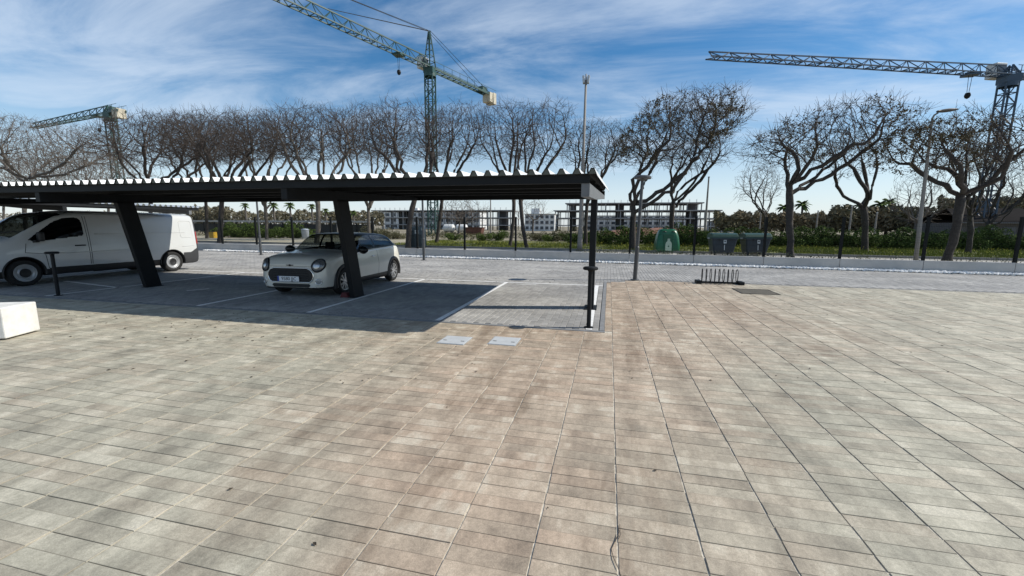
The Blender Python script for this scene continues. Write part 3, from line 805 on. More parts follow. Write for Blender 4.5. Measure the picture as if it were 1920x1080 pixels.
def arch(root, x0, x1, y, zc, r, wd, m, sgn, mw, z_lo=0.20, name='arch_trim'):
    """plastic lip round the wheel opening + dark liner"""
    mb = MB(); n = 30; a0 = math.asin(max(-1, (z_lo-zc)/r)); 
    for k in range(n+1):
        a = a0+(math.pi-2*a0)*k/n
        c, s_ = math.cos(a), math.sin(a)
        for (rr, xx) in ((r-0.01, x0-0.06), (r-0.004, x1), (r+wd*0.5, x1+0.004), (r+wd, x1-0.012), (r+wd+0.01, x0-0.02)):
            mb.v.append((sgn*xx, y+rr*c, zc+rr*s_))
    for k in range(n):
        for q in range(4): mb.f.append((k*5+q, k*5+q+1, (k+1)*5+q+1, (k+1)*5+q))
    mb.build(name, m, root, smooth=True)
    mb = MB()
    for k in range(n+1):
        a = a0+(math.pi-2*a0)*k/n
        for xx in (x0-0.02, x0-0.42): mb.v.append((sgn*xx, y+r*math.cos(a), zc+r*math.sin(a)))
    for k in range(n): mb.f.append((2*k, 2*k+1, 2*k+3, 2*k+2))
    b = len(mb.v); mb.v.append((sgn*(x0-0.42), y, zc))
    for k in range(n): mb.f.append((b, 2*k+1, 2*k+3))
    mb.build('wheel_liner', mw, root)

# --- small car
def make_small_car():
    root = empty('small_car'); tag(root, 'cream white small hatchback with black roof parked under the carport', 'car')
    def sec(zb, wb, ws, zs, wm, zm, wl, zl, wr, zr, we, ze, zt):
        return [(0, zb), (wb, zb), (ws, zs), (wm, zm), (wl, zl), (wr, zr), (we, ze), (0, zt)]
    ST = [(0.000, sec(.24, .50, .60, .31, .640, .44, .60, .63, .51, .715, .34, .74, .75)),
          (0.045, sec(.21, .60, .69, .30, .720, .46, .685, .70, .58, .785, .42, .81, .82)),
          (0.14, sec(.19, .68, .765, .30, .790, .49, .755, .78, .64, .855, .46, .878, .888)),
          (0.32, sec(.18, .74, .82, .30, .835, .52, .805, .835, .68, .905, .49, .928, .938)),
          (0.70, sec(.18, .78, .855, .30, .863, .55, .836, .885, .71, .945, .51, .968, .98)),
          (1.00, sec(.18, .78, .86, .30, .8635, .56, .834, .91, .725, .972, .55, .995, 1.005)),
          (1.10, sec(.18, .78, .86, .30, .8635, .56, .828, .915, .72, .985, .56, 1.015, 1.03)),
          (1.40, sec(.18, .78, .86, .30, .8635, .56, .822, .935, .665, 1.20, .53, 1.235, 1.255)),
          (1.64, sec(.18, .78, .86, .30, .8635, .56, .820, .945, .628, 1.335, .52, 1.365, 1.385)),
          (2.10, sec(.18, .78, .86, .30, .8635, .56, .820, .960, .612, 1.362, .51, 1.392, 1.414)),
          (2.80, sec(.18, .78, .86, .30, .8635, .57, .820, .980, .602, 1.345, .50, 1.375, 1.398)),
          (3.30, sec(.18, .78, .86, .30, .860, .58, .812, .995, .588, 1.295, .48, 1.325, 1.350)),
          (3.56, sec(.19, .76, .84, .31, .842, .59, .790, .985, .600, 1.10, .48, 1.135, 1.16)),
          (3.70, sec(.20, .74, .81, .32, .815, .59, .755, .90, .625, .955, .48, .975, .985)),
          (3.79, sec(.24, .68, .755, .34, .76, .57, .70, .76, .60, .80, .46, .815, .82)),
          (3.83, sec(.28, .60, .68, .36, .68, .54, .62, .68, .54, .71, .42, .72, .725))]
    sk = Skin(ST, 230, 170)
    W1, W2, WR = 0.735, 3.23, 0.305
    def cls(c, v):
        x, y, z = abs(c[0]), c[1], c[2]
        for wy in (W1, W2):
            if x > 0.5 and (y-wy)**2+(z-WR)**2 < 0.345**2: return None
        if v > 4.05 and 1.08 < y < 3.60:
            if v < 4.90:
                if 4.14 < v < 4.86 and y > 1.16+0.0*v:
                    ya = 1.20+(v-4.1)*0.33
                    yb = 3.44-(v-4.1)*0.10
                    if ya < y < 2.20 or 2.27 < y < yb: return 'side_window:%d%d' % (c[0] > 0, y > 2.23)
                return 'pillar'
            if y < 1.63:
                if 1.115 < y < 1.61 and (v > 5.18): return 'windscreen'
                return 'pillar' if y > 1.09 else 'body'
            if y > 3.34:
                if 3.375 < y < 3.55 and v > 5.3: return 'rear_window'
                return 'pillar'
            return 'roof'
        if z < 0.24 or (1.08 < y < 2.9 and z < 0.325): return 'lower_trim'
        return 'body'
    paint = carpaint('cream_paint', (0.62, 0.61, 0.55), 0.05); black = mat('black_gloss', (0.008, 0.009, 0.010), 0.28, spec=0.35)
    sk.build(cls, root, {'body': paint, 'lower_trim': M_BLACK, 'side_window': M_GLASS, 'pillar': black, 'windscreen': M_GLASS, 'rear_window': M_GLASS, 'roof': black, 'cap': (paint, paint)})
    # grille
    gl = [(-.40, .665), (.40, .665), (.49, .63), (.545, .56), (.555, .48), (.52, .40), (.46, .355), (-.46, .355), (-.52, .40), (-.555, .48), (-.545, .56), (-.49, .63)]
    gd = dens(gl, True, 5)
    g = sk.patch(gd, 'front', 0.006).build('grille', mat('grille_black', (0.006, 0.006, 0.007), 0.6), root)
    for zz_ in (.42, .47, .52, .57, .61):
        sk.line(dens([(-.42, zz_), (.42, zz_)], False, 20), 'front', 0.006, 0.011).build('grille_bar', mat('bar_black', (0.02, 0.02, 0.02), 0.35), g)
    sk.line(gd, 'front', 0.013, 0.008, closed=True).build('grille_surround', M_CHROME, root, smooth=True)
    li = dens([(-.44, .322), (.44, .322), (.47, .285), (.43, .245), (-.43, .245), (-.47, .285)], True, 5)
    sk.patch(li, 'front', 0.005).build('lower_intake', MATS['grille_black'], root)
    for s_ in (-1, 1):
        hl = ell(s_*0.645, 0.725, 0.118, 0.135, rot=-s_*0.35)
        h = sk.patch(hl, 'front', 0.008, dome=0.02).build('headlight', mat('lamp_lens', (0.10, 0.105, 0.11), 0.08, coat=1.0), root, smooth=True)
        sk.line(hl, 'front', 0.019, 0.006, closed=True).build('headlight_ring', black, h, smooth=True)
        sk.patch(ell(s_*0.635, 0.73, 0.06, 0.068), 'front', 0.034, dome=0.008).build('projector', M_ALLOY, h, smooth=True)
        fg = ell(s_*0.655, 0.375, 0.062, 0.062, 20)
        f_ = sk.patch(fg, 'front', 0.006, dome=0.01).build('fog_light', mat('fog_glass', (0.32, 0.33, 0.33), 0.15, coat=0.8), root, smooth=True)
        sk.line(fg, 'front', 0.010, 0.004, closed=True).build('fog_ring', M_CHROME, f_, smooth=True)
        sk.line(dens([(s_*.30, .70), (s_*.62, .80)], False, 2), 'front', 0.001)  # keep rng stable
    # badge
    h0, _ = sk.hit((0, 0.725), 'front')
    mb = MB(); mb.add([h0+Vector((x, -0.012, z)) for x, z in ell(0, 0, .036, .022, 16)], [tuple(reversed(range(16)))])
    mb.add([h0+Vector((x, -0.012, z)) for x, z in ((.03, .008), (.095, .012), (.085, -.006), (.03, -.010))], [(0, 1, 2, 3)])
    mb.add([h0+Vector((x, -0.012, z)) for x, z in ((-.03, .008), (-.03, -.010), (-.085, -.006), (-.095, .012))], [(0, 1, 2, 3)])
    mb.build('badge', mat('badge_dark', (0.02, 0.02, 0.022), 0.3, metal=0.5), root)
    # plate
    hp, _ = sk.hit((-0.05, 0.43), 'front')
    pl = empty('number_plate', (-0.04, hp.y-0.035, 0.43)); pl.parent = root
    mb = MB(); mb.box((0, 0, 0), (0.52, 0.012, 0.112)); mb.build('plate_panel', mat('plate_white', (0.72, 0.74, 0.76), 0.4), pl, bevel=0.003)
    mb = MB(); mb.box((-0.24, -0.0065, 0), (0.038, 0.003, 0.108)); mb.build('plate_band', mat('plate_blue', (0.02, 0.06, 0.35), 0.4), pl)
    text_mesh('plate_text', '9580 JJC', 0.105, M_BLACK, pl, (0.02, -0.0085, 0), (R(90), 0, 0))
    # wheels, arches, mirrors, handles
    for s_ in (-1, 1):
        for wy in (W1, W2):
            wheel(root, s_*0.755, wy, WR, 0.19, 'alloy', s_)
            arch(root, 0.80, 0.872 if wy == W1 else 0.875, wy, WR, 0.338, 0.075, M_BLACK, s_, M_BLACK)
        mb = MB()
        prof = []
        for k in range(9):
            f_ = k/8; a = math.sin(math.pi*min(0.97, max(0.05, f_)))**0.55
            prof.append((f_, a))
        m_ = 14
        for f_, a in prof:
            for q in range(m_):
                t = 2*math.pi*q/m_
                mb.v.append((s_*(0.875+0.25*f_), 1.33+0.085*a*math.cos(t)-0.02*f_, 1.0+0.098*a*math.sin(t)))
        for i in range(8):
            for q in range(m_): mb.f.append((i*m_+q, i*m_+(q+1) % m_, (i+1)*m_+(q+1) % m_, (i+1)*m_+q))
        mi = mb.build('mirror', black, root, smooth=True)
        mb = MB(); mb.beam((s_*0.80, 1.34, 0.945), (s_*0.93, 1.335, 0.965), 0.05, 0.03); mb.build('mirror_arm', black, mi)
        hh, _ = sk.hit((2.05, 0.80), 'side', s_)
        mb = MB(); mb.tube([(hh.x+s_*.012, 1.96, .80), (hh.x+s_*.028, 1.99, .80), (hh.x+s_*.028, 2.11, .80), (hh.x+s_*.012, 2.14, .80)], 0.013, 8); mb.build('door_handle', M_CHROME, root, smooth=True)
        sk.line(dens([(1.15, .90), (1.13, .60), (1.17, .33), (1.35, .29)], False, 8), 'side', 0.004, 0.0, s_).build('door_gap', M_BLACK, root)
        sk.line(dens([(2.30, .96), (2.34, .60), (2.30, .30)], False, 8), 'side', 0.004, 0.0, s_).build('door_gap', M_BLACK, root)
        sk.line(dens([(1.18, .925), (2.0, .948), (3.3, .985)], False, 12), 'side', 0.007, 0.004, s_).build('belt_trim', M_CHROME, root)
        mb = sk.patch(ell(s_*0.62, 0.78, .075, .13), 'rear', 0.01); mb.build('tail_light', mat('tail_red', (0.35, 0.01, 0.01), 0.2, coat=0.8), root)
        mb = MB(); mb.box((s_*0.36, 1.95, 0.62), (0.46, 0.14, 0.62), M=Matrix.Rotation(R(-12), 3, 'X')); mb.box((s_*0.36, 1.70, 0.42), (0.48, 0.5, 0.16)); mb.box((s_*0.36, 2.03, 1.06), (0.24, 0.09, 0.19))
        mb.build('seat', mat('seat_dark', (0.02, 0.02, 0.022), 0.8), root, bevel=0.03)
    sk.line(dens([(-.76, .86), (-.5, .70), (0, .70), (.5, .70), (.76, .86)], False, 8), 'front', 0.0035, 0.0).build('bonnet_gap', M_BLACK, root)
    mb = MB(); mb.box((0, 1.28, 0.86), (1.36, 0.34, 0.14)); mb.box((0, 2.4, 0.25), (1.4, 2.4, 0.06)); mb.box((0, 3.0, 0.62), (1.2, 0.14, 0.6))
    mb.build('cabin', mat('cabin_dark', (0.015, 0.015, 0.017), 0.8), root)
    mb = MB(); pts = [(0.36+0.18*math.cos(2*math.pi*k/20), 1.52-0.05*math.sin(2*math.pi*k/20), 0.90+0.17*math.sin(2*math.pi*k/20)) for k in range(20)]
    mb.tube(pts, 0.014, 6, closed=True); mb.beam((0.20, 1.52, 0.9), (0.52, 1.52, 0.9), 0.03, 0.05); mb.build('steering_wheel', M_BLACK, root)
    for s_ in (-1, 1):
        mb = MB(); mb.tube([(s_*0.10+0.1, 1.085, 1.005), (s_*0.10+0.42, 1.16, 1.075)], 0.008, 6); mb.build('wiper', M_BLACK, root)
    return root
car = make_small_car(); car.location = (-6.76, 7.72, 0); car.rotation_euler = (0, 0, R(3.0))

# --- van
def make_van():
    root = empty('delivery_van'); tag(root, 'white panel van with dark lower trim parked in the shade of the carport', 'van')
    def sec(zb, wb, ws, zs, wm, zm, wl, zl, wr, zr, we, ze, zt):
        return [(0, zb), (wb, zb), (ws, zs), (wm, zm), (wl, zl), (wr, zr), (we, ze), (0, zt)]
    full = lambda t=1.97, r=1.84, wl=.95: sec(.24, .90, .955, .36, .978, .70, wl, 1.15, .855, r, .70, t-.045, t)
    ST = [(0.00, sec(.28, .66, .72, .36, .76, .55, .72, .76, .60, .88, .44, .92, .94)),
          (0.06, sec(.24, .78, .84, .35, .87, .57, .82, .84, .70, .97, .5, 1.01, 1.03)),
          (0.22, sec(.23, .85, .91, .35, .935, .6, .89, .93, .78, 1.06, .58, 1.10, 1.12)),
          (0.55, sec(.23, .89, .945, .35, .965, .66, .93, 1.02, .84, 1.15, .64, 1.19, 1.21)),
          (0.78, sec(.23, .89, .95, .35, .972, .68, .94, 1.06, .86, 1.20, .68, 1.25, 1.275)),
          (1.05, sec(.23, .90, .955, .36, .976, .70, .945, 1.09, .865, 1.36, .70, 1.42, 1.45)),
          (1.45, sec(.23, .90, .955, .36, .978, .70, .948, 1.12, .860, 1.61, .70, 1.67, 1.705)),
          (1.80, sec(.24, .90, .955, .36, .978, .70, .95, 1.14, .855, 1.775, .70, 1.85, 1.885)),
          (2.15, full(1.945, 1.82)), (2.8, full()), (3.6, full()), (4.5, full()), (5.27, full(1.965)),
          (5.45, sec(.26, .89, .945, .37, .965, .70, .935, 1.15, .835, 1.82, .69, 1.90, 1.935)),
          (5.53, sec(.30, .86, .91, .40, .93, .70, .905, 1.13, .805, 1.78, .66, 1.86, 1.89)),
          (5.57, sec(.36, .80, .85, .45, .86, .70, .84, 1.12, .74, 1.68, .60, 1.76, 1.79))]
    sk = Skin(ST, 330, 230)
    W1, W2, WR = 0.93, 4.60, 0.335
    door = [(1.08, 1.17), (1.30, 1.36), (1.62, 1.62), (1.86, 1.735), (2.10, 1.765), (2.20, 1.74), (2.245, 1.66), (2.25, 1.30), (2.20, 1.25), (1.80, 1.20), (1.22, 1.115)]
    def inside(poly, a, b):
        r = False; n = len(poly); j = n-1
        for i in range(n):
            if (poly[i][1] > b) != (poly[j][1] > b) and a < (poly[j][0]-poly[i][0])*(b-poly[i][1])/(poly[j][1]-poly[i][1])+poly[i][0]: r = not r
            j = i
        return r
    def cls(c, v):
        x, y, z = abs(c[0]), c[1], c[2]
        for wy in (W1, W2):
            if x > 0.5 and (y-wy)**2+(z-WR)**2 < 0.405**2: return None
        if x > 0.75 and inside(door, y, z): return 'side_window:%d' % (c[0] > 0)
        if 0.80 < y < 1.86 and v > 5.25: return 'windscreen'
        if y < 0.30 and z < 0.62: return 'front_bumper'
        if y > 4.97 and z < 0.62+max(0, y-5.22)*0.6: return 'rear_bumper'
        if y > 5.46 and x > 0.62: return 'rear_corner'
        if z < 0.40+0.03*(y > 1.4): return 'lower_trim'
        return 'body'
    paint = carpaint('white_paint', (0.56, 0.575, 0.57), 0.10)
    pl = mat('van_plastic', (0.035, 0.036, 0.038), 0.55)
    sk.build(cls, root, {'body': paint, 'front_bumper': pl, 'rear_bumper': pl, 'rear_corner': pl, 'lower_trim': M_BLACK, 'side_window': M_GLASSD, 'windscreen': M_GLASS, 'cap': (pl, paint)})
    for s_ in (-1, 1):
        for wy in (W1, W2):
            wheel(root, s_*0.855, wy, WR, 0.215, 'steel', s_)
            arch(root, 0.90, 0.982, wy, WR, 0.398, 0.025, M_BLACK, s_, M_BLACK, z_lo=0.26)
        for gp_ in ([(1.03, 1.08), (0.98, .85), (1.36, .80), (1.40, .42)], [(2.30, 1.80), (2.32, 1.2), (2.32, .46)], [(2.36, 1.80), (2.37, 1.2), (2.36, .46)], [(3.72, 1.80), (3.72, .46)]):
            sk.line(dens(gp_, False, 10), 'side', 0.0065, 0, s_).build('door_gap', M_BLACK, root)
        for z0, y0_, y1_ in ((1.30, 2.5, 5.1), (0.80, 1.5, 4.0), (0.84, 4.95, 5.37)):
            sk.line(dens([(y0_, z0), (y1_, z0+0.01)], False, 24), 'side', 0.013, -0.003, s_).build('body_crease', paint, root, smooth=True)
        rw = rrect(5.15, 1.42, 0.42, 0.56, 0.07)
        sk.line(rw, 'side', 0.009, 0, s_, closed=True).build('blanked_window', paint, root)
        hh, _ = sk.hit((2.12, 0.99), 'side', s_)
        mb = MB(); mb.box((hh.x+s_*0.018, 2.12, 0.99), (0.03, 0.24, 0.035)); mb.build('door_handle', M_BLACK, root, bevel=0.008)
        mb = MB(); mb.box((s_*1.08, 1.26, 1.25), (0.15, 0.12, 0.24)); mi = mb.build('mirror', M_BLACK, root, bevel=0.035)
        mb = MB(); mb.beam((s_*0.9, 1.2, 1.12), (s_*1.06, 1.2, 1.14), 0.08, 0.06); mb.build('mirror_arm', M_BLACK, mi)
        tl = rrect(5.515, 1.12, 0.09, 0.44, 0.03)
        sk.patch(tl, 'side', 0.008, s_).build('tail_light', mat('tail_red', (0.35, 0.01, 0.01), 0.2), root)
        hl = dens([(s_*.52, .86), (s_*.80, .98), (s_*.84, .88), (s_*.78, .74), (s_*.56, .74)], True, 4)
        sk.patch(hl, 'front', 0.008).build('headlight', mat('lamp_lens', (0.10, 0.105, 0.11), 0.08, coat=1.0), root)
        mb = MB(); mb.box((s_*0.5, 2.02, 0.95), (0.5, 0.14, 0.75), M=Matrix.Rotation(R(-10), 3, 'X')); mb.box((s_*0.5, 2.10, 1.42), (0.26, 0.1, 0.2)); mb.box((s_*.5, 1.8, .68), (.5, .5, .15))
        mb.build('seat', MATS['seat_dark'], root, bevel=0.03)
    sk.patch(dens([(-.5, .84), (.5, .84), (.46, .70), (-.46, .70)], True, 6), 'front', 0.006).build('grille', MATS['grille_black'], root)
    mb = MB(); mb.box((0, 1.15, 1.0), (1.6, 0.55, 0.16)); mb.box((0, 2.28, 1.1), (1.7, 0.03, 1.45)); mb.box((0, 2.7, 0.32), (1.7, 4.6, 0.08)); mb.build('cabin', MATS['cabin_dark'], root)
    for x in (-.5, .5): MB().tube([(x-.3, .82, 1.30), (x+.25, .95, 1.395)], 0.010, 6).build('wiper', M_BLACK, root)
    mb = MB(); mb.tube([(0.55, 2.6, 0.24), (0.55, 4.9, 0.26)], 0.05, 10); mb.box((0, 3.4, 0.27), (0.5, 1.2, 0.14)); mb.build('underbody', M_STEEL, root)
    return root
van = make_van(); van.location = (-15.44, 6.56, 0); van.rotation_euler = (0, 0, R(-1.2))
mb = MB(); mb.prism([(-0.11, 0, 0), (0.11, 0, 0), (0.05, 0, 0.11), (-0.05, 0, 0.11)], (0, -0.07, 0), (0, 0.07, 0))
o = mb.build('red_wedge', mat('faded_red', (0.09, 0.013, 0.016), 0.7), loc=(-5.70, 8.12, 0), bevel=0.008); tag(o, 'small dark red wedge at the foot of the slanted column beside the car', 'wedge')

# ------------------------------------------------------------------ bare street trees
def ring_mesh(P0, P1, D0, D1, r0, r1, n):
    """vectorised prisms: arrays of segments -> verts, quads"""
    def frame(Dv):
        ref = np.tile(np.array([0.31, 0.17, 0.93]), (len(Dv), 1))
        x = np.cross(Dv, ref); x /= np.linalg.norm(x, axis=1)[:, None]+1e-9
        return x, np.cross(Dv, x)
    x0, y0 = frame(D0); x1, y1 = frame(D1)
    a = 2*np.pi*np.arange(n)/n; c, s_ = np.cos(a), np.sin(a)
    A0 = P0[:, None]+(x0[:, None]*c[None, :, None]+y0[:, None]*s_[None, :, None])*r0[:, None, None]
    A1 = P1[:, None]+(x1[:, None]*c[None, :, None]+y1[:, None]*s_[None, :, None])*r1[:, None, None]
    V = np.concatenate([A0, A1], 1).reshape(-1, 3)
    k = np.arange(n); q = np.stack([k, (k+1) % n, n+(k+1) % n, n+k], 1)
    F = (q[None]+2*n*np.arange(len(P0))[:, None, None]).reshape(-1, 4)
    return V, F
def grow_tree(base, fork, cc, rad, seed, r_base=0.2, dens_=38.0, step=0.25, wig=0.10, nlimb=5, lean=(0, 0), twig=3, tip=0.009, zlow=-0.75, nmax=6200):
    rg = np.random.default_rng(seed)
    base, fork, cc, rad = (np.asarray(a, float) for a in (base, fork, cc, rad))
    pos = [base]; par = [-1]
    def chain(i0, target, n, amp, sag=0.0):
        p0 = pos[i0]; i = i0; off = rg.normal(0, amp, 3); side = rg.normal(0, 1, 3); side[2] *= 0.3
        for k in range(1, n+1):
            t = k/n; e = math.sin(math.pi*t)
            p = p0+(target-p0)*t + np.array([0, 0, -sag*e]) + side*amp*e*0.8 + rg.normal(0, min(.07, amp*0.16), 3)*(1 if k < n else 0)
            pos.append(p); par.append(i); i = len(pos)-1
        return i
    L = np.linalg.norm(fork-base); i_f = chain(0, fork, max(5, int(L/0.45)), wig*0.6)
    limbs = []
    for k in range(nlimb):
        a = 2*math.pi*(k+rg.uniform(-.25, .25))/nlimb+seed
        rr = rg.uniform(.45, .75)
        tgt = cc+rad*np.array([rr*math.cos(a), rr*math.sin(a), rg.uniform(-.45, 0.0)])
        n = max(5, int(np.linalg.norm(tgt-fork)/0.4))
        start = i_f if k < 3 else max(1, i_f-int(rg.integers(0, 2)))
        e = chain(start, tgt, n, wig*2.6, sag=0.05*np.linalg.norm(tgt-fork))
        limbs.append(e)
    vol = 4/3*math.pi*rad[0]*rad[1]*rad[2]; n = int(min(nmax, vol*dens_))
    att = []
    while len(att) < n:
        q = rg.normal(0, 1, 3); q /= np.linalg.norm(q); r = rg.uniform(0, 1)**(1/3.4)
        q = q*r
        if q[2] < zlow+0.9*(q[0]**2+q[1]**2)*0.35: continue
        bump = 1+0.22*noise.noise(Vector(q*2.3)+Vector((seed, 0, 0)))
        att.append(cc+rad*q*bump*np.array([1, 1, 1])+np.array([lean[0], lean[1], 0])*(q[2]))
    att = np.array(att); alive = np.ones(len(att), bool)
    Pn = np.array(pos)
    dm = np.linalg.norm(att[:, None]-Pn[None], axis=2); near = dm.argmin(1); nd = dm.min(1)
    nch = np.zeros(40000, int)
    for it in range(90):
        par_a = np.array(par); m = alive & (nd < 4.0)
        if not m.any(): break
        idx = near[m]; dv = att[m]-Pn[idx]; dv /= np.linalg.norm(dv, axis=1)[:, None]+1e-9
        acc = np.zeros((len(Pn), 3)); np.add.at(acc, idx, dv)
        u = np.unique(idx); full = nch[u] >= 3
        if full.any():
            bad = np.isin(near, u[full]) & (nd < 4.0); alive &= ~bad; u = u[~full]
            if not len(u): continue
        nch[u] += 1
        d = acc[u]; d /= np.linalg.norm(d, axis=1)[:, None]+1e-6
        pd = np.where((par_a[u] >= 0)[:, None], Pn[u]-Pn[np.maximum(par_a[u], 0)], 0); pd /= np.linalg.norm(pd, axis=1)[:, None]+1e-6
        d += 0.55*pd+rg.normal(0, 0.15, d.shape)+np.array([0, 0, 0.06]); d /= np.linalg.norm(d, axis=1)[:, None]
        new = Pn[u]+d*step*rg.uniform(.8, 1.15, (len(u), 1))
        b = len(Pn); Pn = np.concatenate([Pn, new]); par += list(u)
        ia = np.where(alive)[0]
        dn = np.linalg.norm(att[ia][:, None]-new[None], axis=2); j = dn.argmin(1); dmin = dn[np.arange(len(ia)), j]
        better = dmin < nd[ia]; near[ia[better]] = b+j[better]; nd[ia[better]] = dmin[better]
        alive &= nd > step*1.15
        if len(Pn) > 11000: break
    par = np.array(par); N = len(Pn)
    # radii, pipe model
    ex = 2.25; w_ = np.zeros(N); kids = np.zeros(N, int)
    np.add.at(kids, par[1:], 1)
    w_[kids == 0] = tip**ex
    for i in range(N-1, 0, -1): w_[par[i]] += w_[i]
    r = w_**(1/ex); 
    # blend to the wanted base radius on thick wood
    sc = r_base/max(r[0], 1e-6); r = np.where(r > 0.02, r*(1+(sc-1)*np.clip((r-0.02)/(r[0]*0.6), 0, 1)), r)
    z0 = Pn[0, 2]; flare = np.clip(1-(Pn[:, 2]-z0)/0.45, 0, 1); r = r*(1-0.38*np.clip((r-0.11)/0.10, 0, 1))*(1+0.16*flare)
    r = r*np.where(r > 0.09, 1+0.2*np.array([noise.noise(Vector(q*1.7)) for q in Pn]), 1.0)
    Dn = np.zeros((N, 3)); Dn[1:] = Pn[1:]-Pn[par[1:]]; Dn[0] = (0, 0, 1); Dn /= np.linalg.norm(Dn, axis=1)[:, None]+1e-9
    c = np.arange(1, N); p = par[1:]
    main = r[c] > 0.62*r[p]
    rs = np.where(main, r[p], r[c]*1.2); Ds = np.where(main[:, None], Dn[p], Dn[c])
    segs = dict(P0=Pn[p], P1=Pn[c], D0=Ds, D1=Dn[c], r0=rs, r1=r[c])
    # twigs
    tips = np.where((kids == 0) | ((r < tip*1.9) & (rg.uniform(0, 1, N) < 0.12)))[0]
    T0, T1, Td = [], [], []
    for k in range(twig):
        d = Dn[tips]*1.0+rg.normal(0, 0.42, (len(tips), 3))+np.array([0, 0, 0.25]); d /= np.linalg.norm(d, axis=1)[:, None]
        l = rg.uniform(.22, .85, len(tips))*step/0.25
        T0.append(Pn[tips]); T1.append(Pn[tips]+d*l[:, None]); Td.append(d)
    T0 = np.concatenate(T0); T1 = np.concatenate(T1); Td = np.concatenate(Td)
    return segs, (T0, T1, Td), Pn, r, tips
def tree(name, px, Y, fork_px, crown, label, seed, mt=None, mw=None, r_base=0.2, leaves=0, group='bare trees along the street', cat='tree', depth=0.85, thick=1.0, **kw):
    mt = mt or M_BARK; mw = mw or M_TWIG
    b = A(px[0], px[1], Y); b.z = 0
    fk = A(fork_px[0], fork_px[1], Y)
    c0 = A(crown[0], crown[3], Y); c1 = A(crown[1], crown[2], Y)
    cc = (c0+c1)/2; rad = (abs(c1.x-c0.x)/2*0.93, abs(c1.x-c0.x)/2*depth, abs(c1.z-c0.z)/2*0.93)
    fk.y += random.uniform(-.2, .2)
    segs, tw, Pn, r, tips = grow_tree(b, fk, cc, rad, seed, r_base=r_base, tip=0.0100*thick, **kw)
    root = empty(name, b); tag(root, label, cat, group)
    org = np.array(b)
    big = segs['r1'] > 0.045
    def sub(mk, n):
        return ring_mesh(segs['P0'][mk]-org, segs['P1'][mk]-org, segs['D0'][mk], segs['D1'][mk], segs['r0'][mk], segs['r1'][mk], n)
    V, F = sub(big, 8); link('trunk', np_mesh('trunk', V, F, mt, smooth=True), root)
    Vs, Fs = [], []; off = 0
    for mk, n in ((~big & (segs['r1'] > 0.02), 5), (segs['r1'] <= 0.02, 3)):
        v_, f_ = sub(mk, n); Vs.append(v_); Fs.append(f_+off); off += len(v_)
    T0, T1, Td = tw; rr = np.full(len(T0), 0.0080*thick)
    v_, f_ = ring_mesh(T0-org, T1-org, Td, Td, rr, rr*0.6, 3); Vs.append(v_); Fs.append(f_+off)
    link('crown', np_mesh('crown', np.concatenate(Vs), np.concatenate(Fs), mw), root)
    if leaves:
        rg = np.random.default_rng(seed+5)
        hot = Pn[tips]; cen = hot[rg.integers(0, len(hot), 16)]
        wgt = np.exp(-(np.linalg.norm(hot[:, None]-cen[None], axis=2).min(1)/0.8)**2)+0.02; wgt /= wgt.sum()
        P = hot[rg.choice(len(hot), leaves, p=wgt)]+rg.normal(0, 0.10, (leaves, 3))-org
        link('dry_leaves', leaf_quads('dry_leaves', P, rg.uniform(.04, .085, leaves), M_DRY, rg), root)
    return root
def leaf_quads(name, P, s, m, rg, up=0.0):
    n = len(P); d = rg.normal(0, 1, (n, 3)); d[:, 2] += up; d /= np.linalg.norm(d, axis=1)[:, None]
    e = np.cross(d, rg.normal(0, 1, (n, 3))); e /= np.linalg.norm(e, axis=1)[:, None]+1e-9
    a = d*s[:, None]; b = e*s[:, None]*0.45
    V = np.stack([P-a, P-b*0.9, P+a, P+b*0.9], 1).reshape(-1, 3)
    return np_mesh(name, V, np.arange(4*n).reshape(-1, 4), m)

# front row
tree('street_tree', (1483, 480), 25.1, (1482, 348), (1388, 1710, 184, 330), 'dark bare tree with leaning crown right of the two green bins', 3, r_base=.27, leaves=2200, nlimb=6, lean=(1.6, 0), wig=.14)
tree('street_tree', (1775, 488), 24.7, (1806, 366), (1632, 1975, 206, 340), 'thick leaning bare tree beside the curved street lamp at the right', 8, r_base=.30, leaves=4500, nlimb=6, wig=.18)
tree('street_tree', (1187, 468), 29.5, (1187, 386), (1145, 1400, 158, 335), 'tall bare tree with brown leaves left in its crown, behind the short lamp', 13, r_base=.30, leaves=9000, nlimb=5, lean=(1.8, 0), wig=.22)
tree('street_tree', (988, 464), 29.7, (976, 368), (940, 1085, 186, 330), 'bare tree, right one of the close pair left of the tall lamp post', 17, r_base=.22, nlimb=6, lean=(.8, 0), wig=.12)
tree('street_tree', (956, 462), 31.5, (963, 368), (880, 1020, 180, 330), 'bare tree, left one of the close pair left of the tall lamp post', 21, r_base=.22, nlimb=6, wig=.12)
tree('street_tree', (765, 464), 27.4, (778, 366), (672, 850, 188, 325), 'bare tree beside the dark recycling cabinet', 25, r_base=.30, nlimb=5, lean=(.5, 0), wig=.15)
tree('street_tree', (412, 452), 30.0, (416, 372), (345, 520, 203, 325), 'thick dark bare tree just right of the white van', 31, r_base=.33, nlimb=7, wig=.15)
tree('street_tree', (594, 452), 31.0, (597, 372), (500, 684, 190, 325), 'bare grey tree right behind the small car', 37, mt=M_BARKG, r_base=.30, nlimb=7, wig=.15)
tree('street_tree', (286, 452), 30.5, (284, 352), (216, 392, 205, 335), 'bare tree rising behind the carport roof above the van', 41, r_base=.27, nlimb=7, wig=.15)
tree('street_tree', (52, 452), 33.0, (50, 335), (-45, 182, 216, 332), 'wide flat-topped bare tree at the left edge', 43, mt=M_BARKG, mw=M_TWIGG, r_base=.30, nlimb=6, wig=.14)
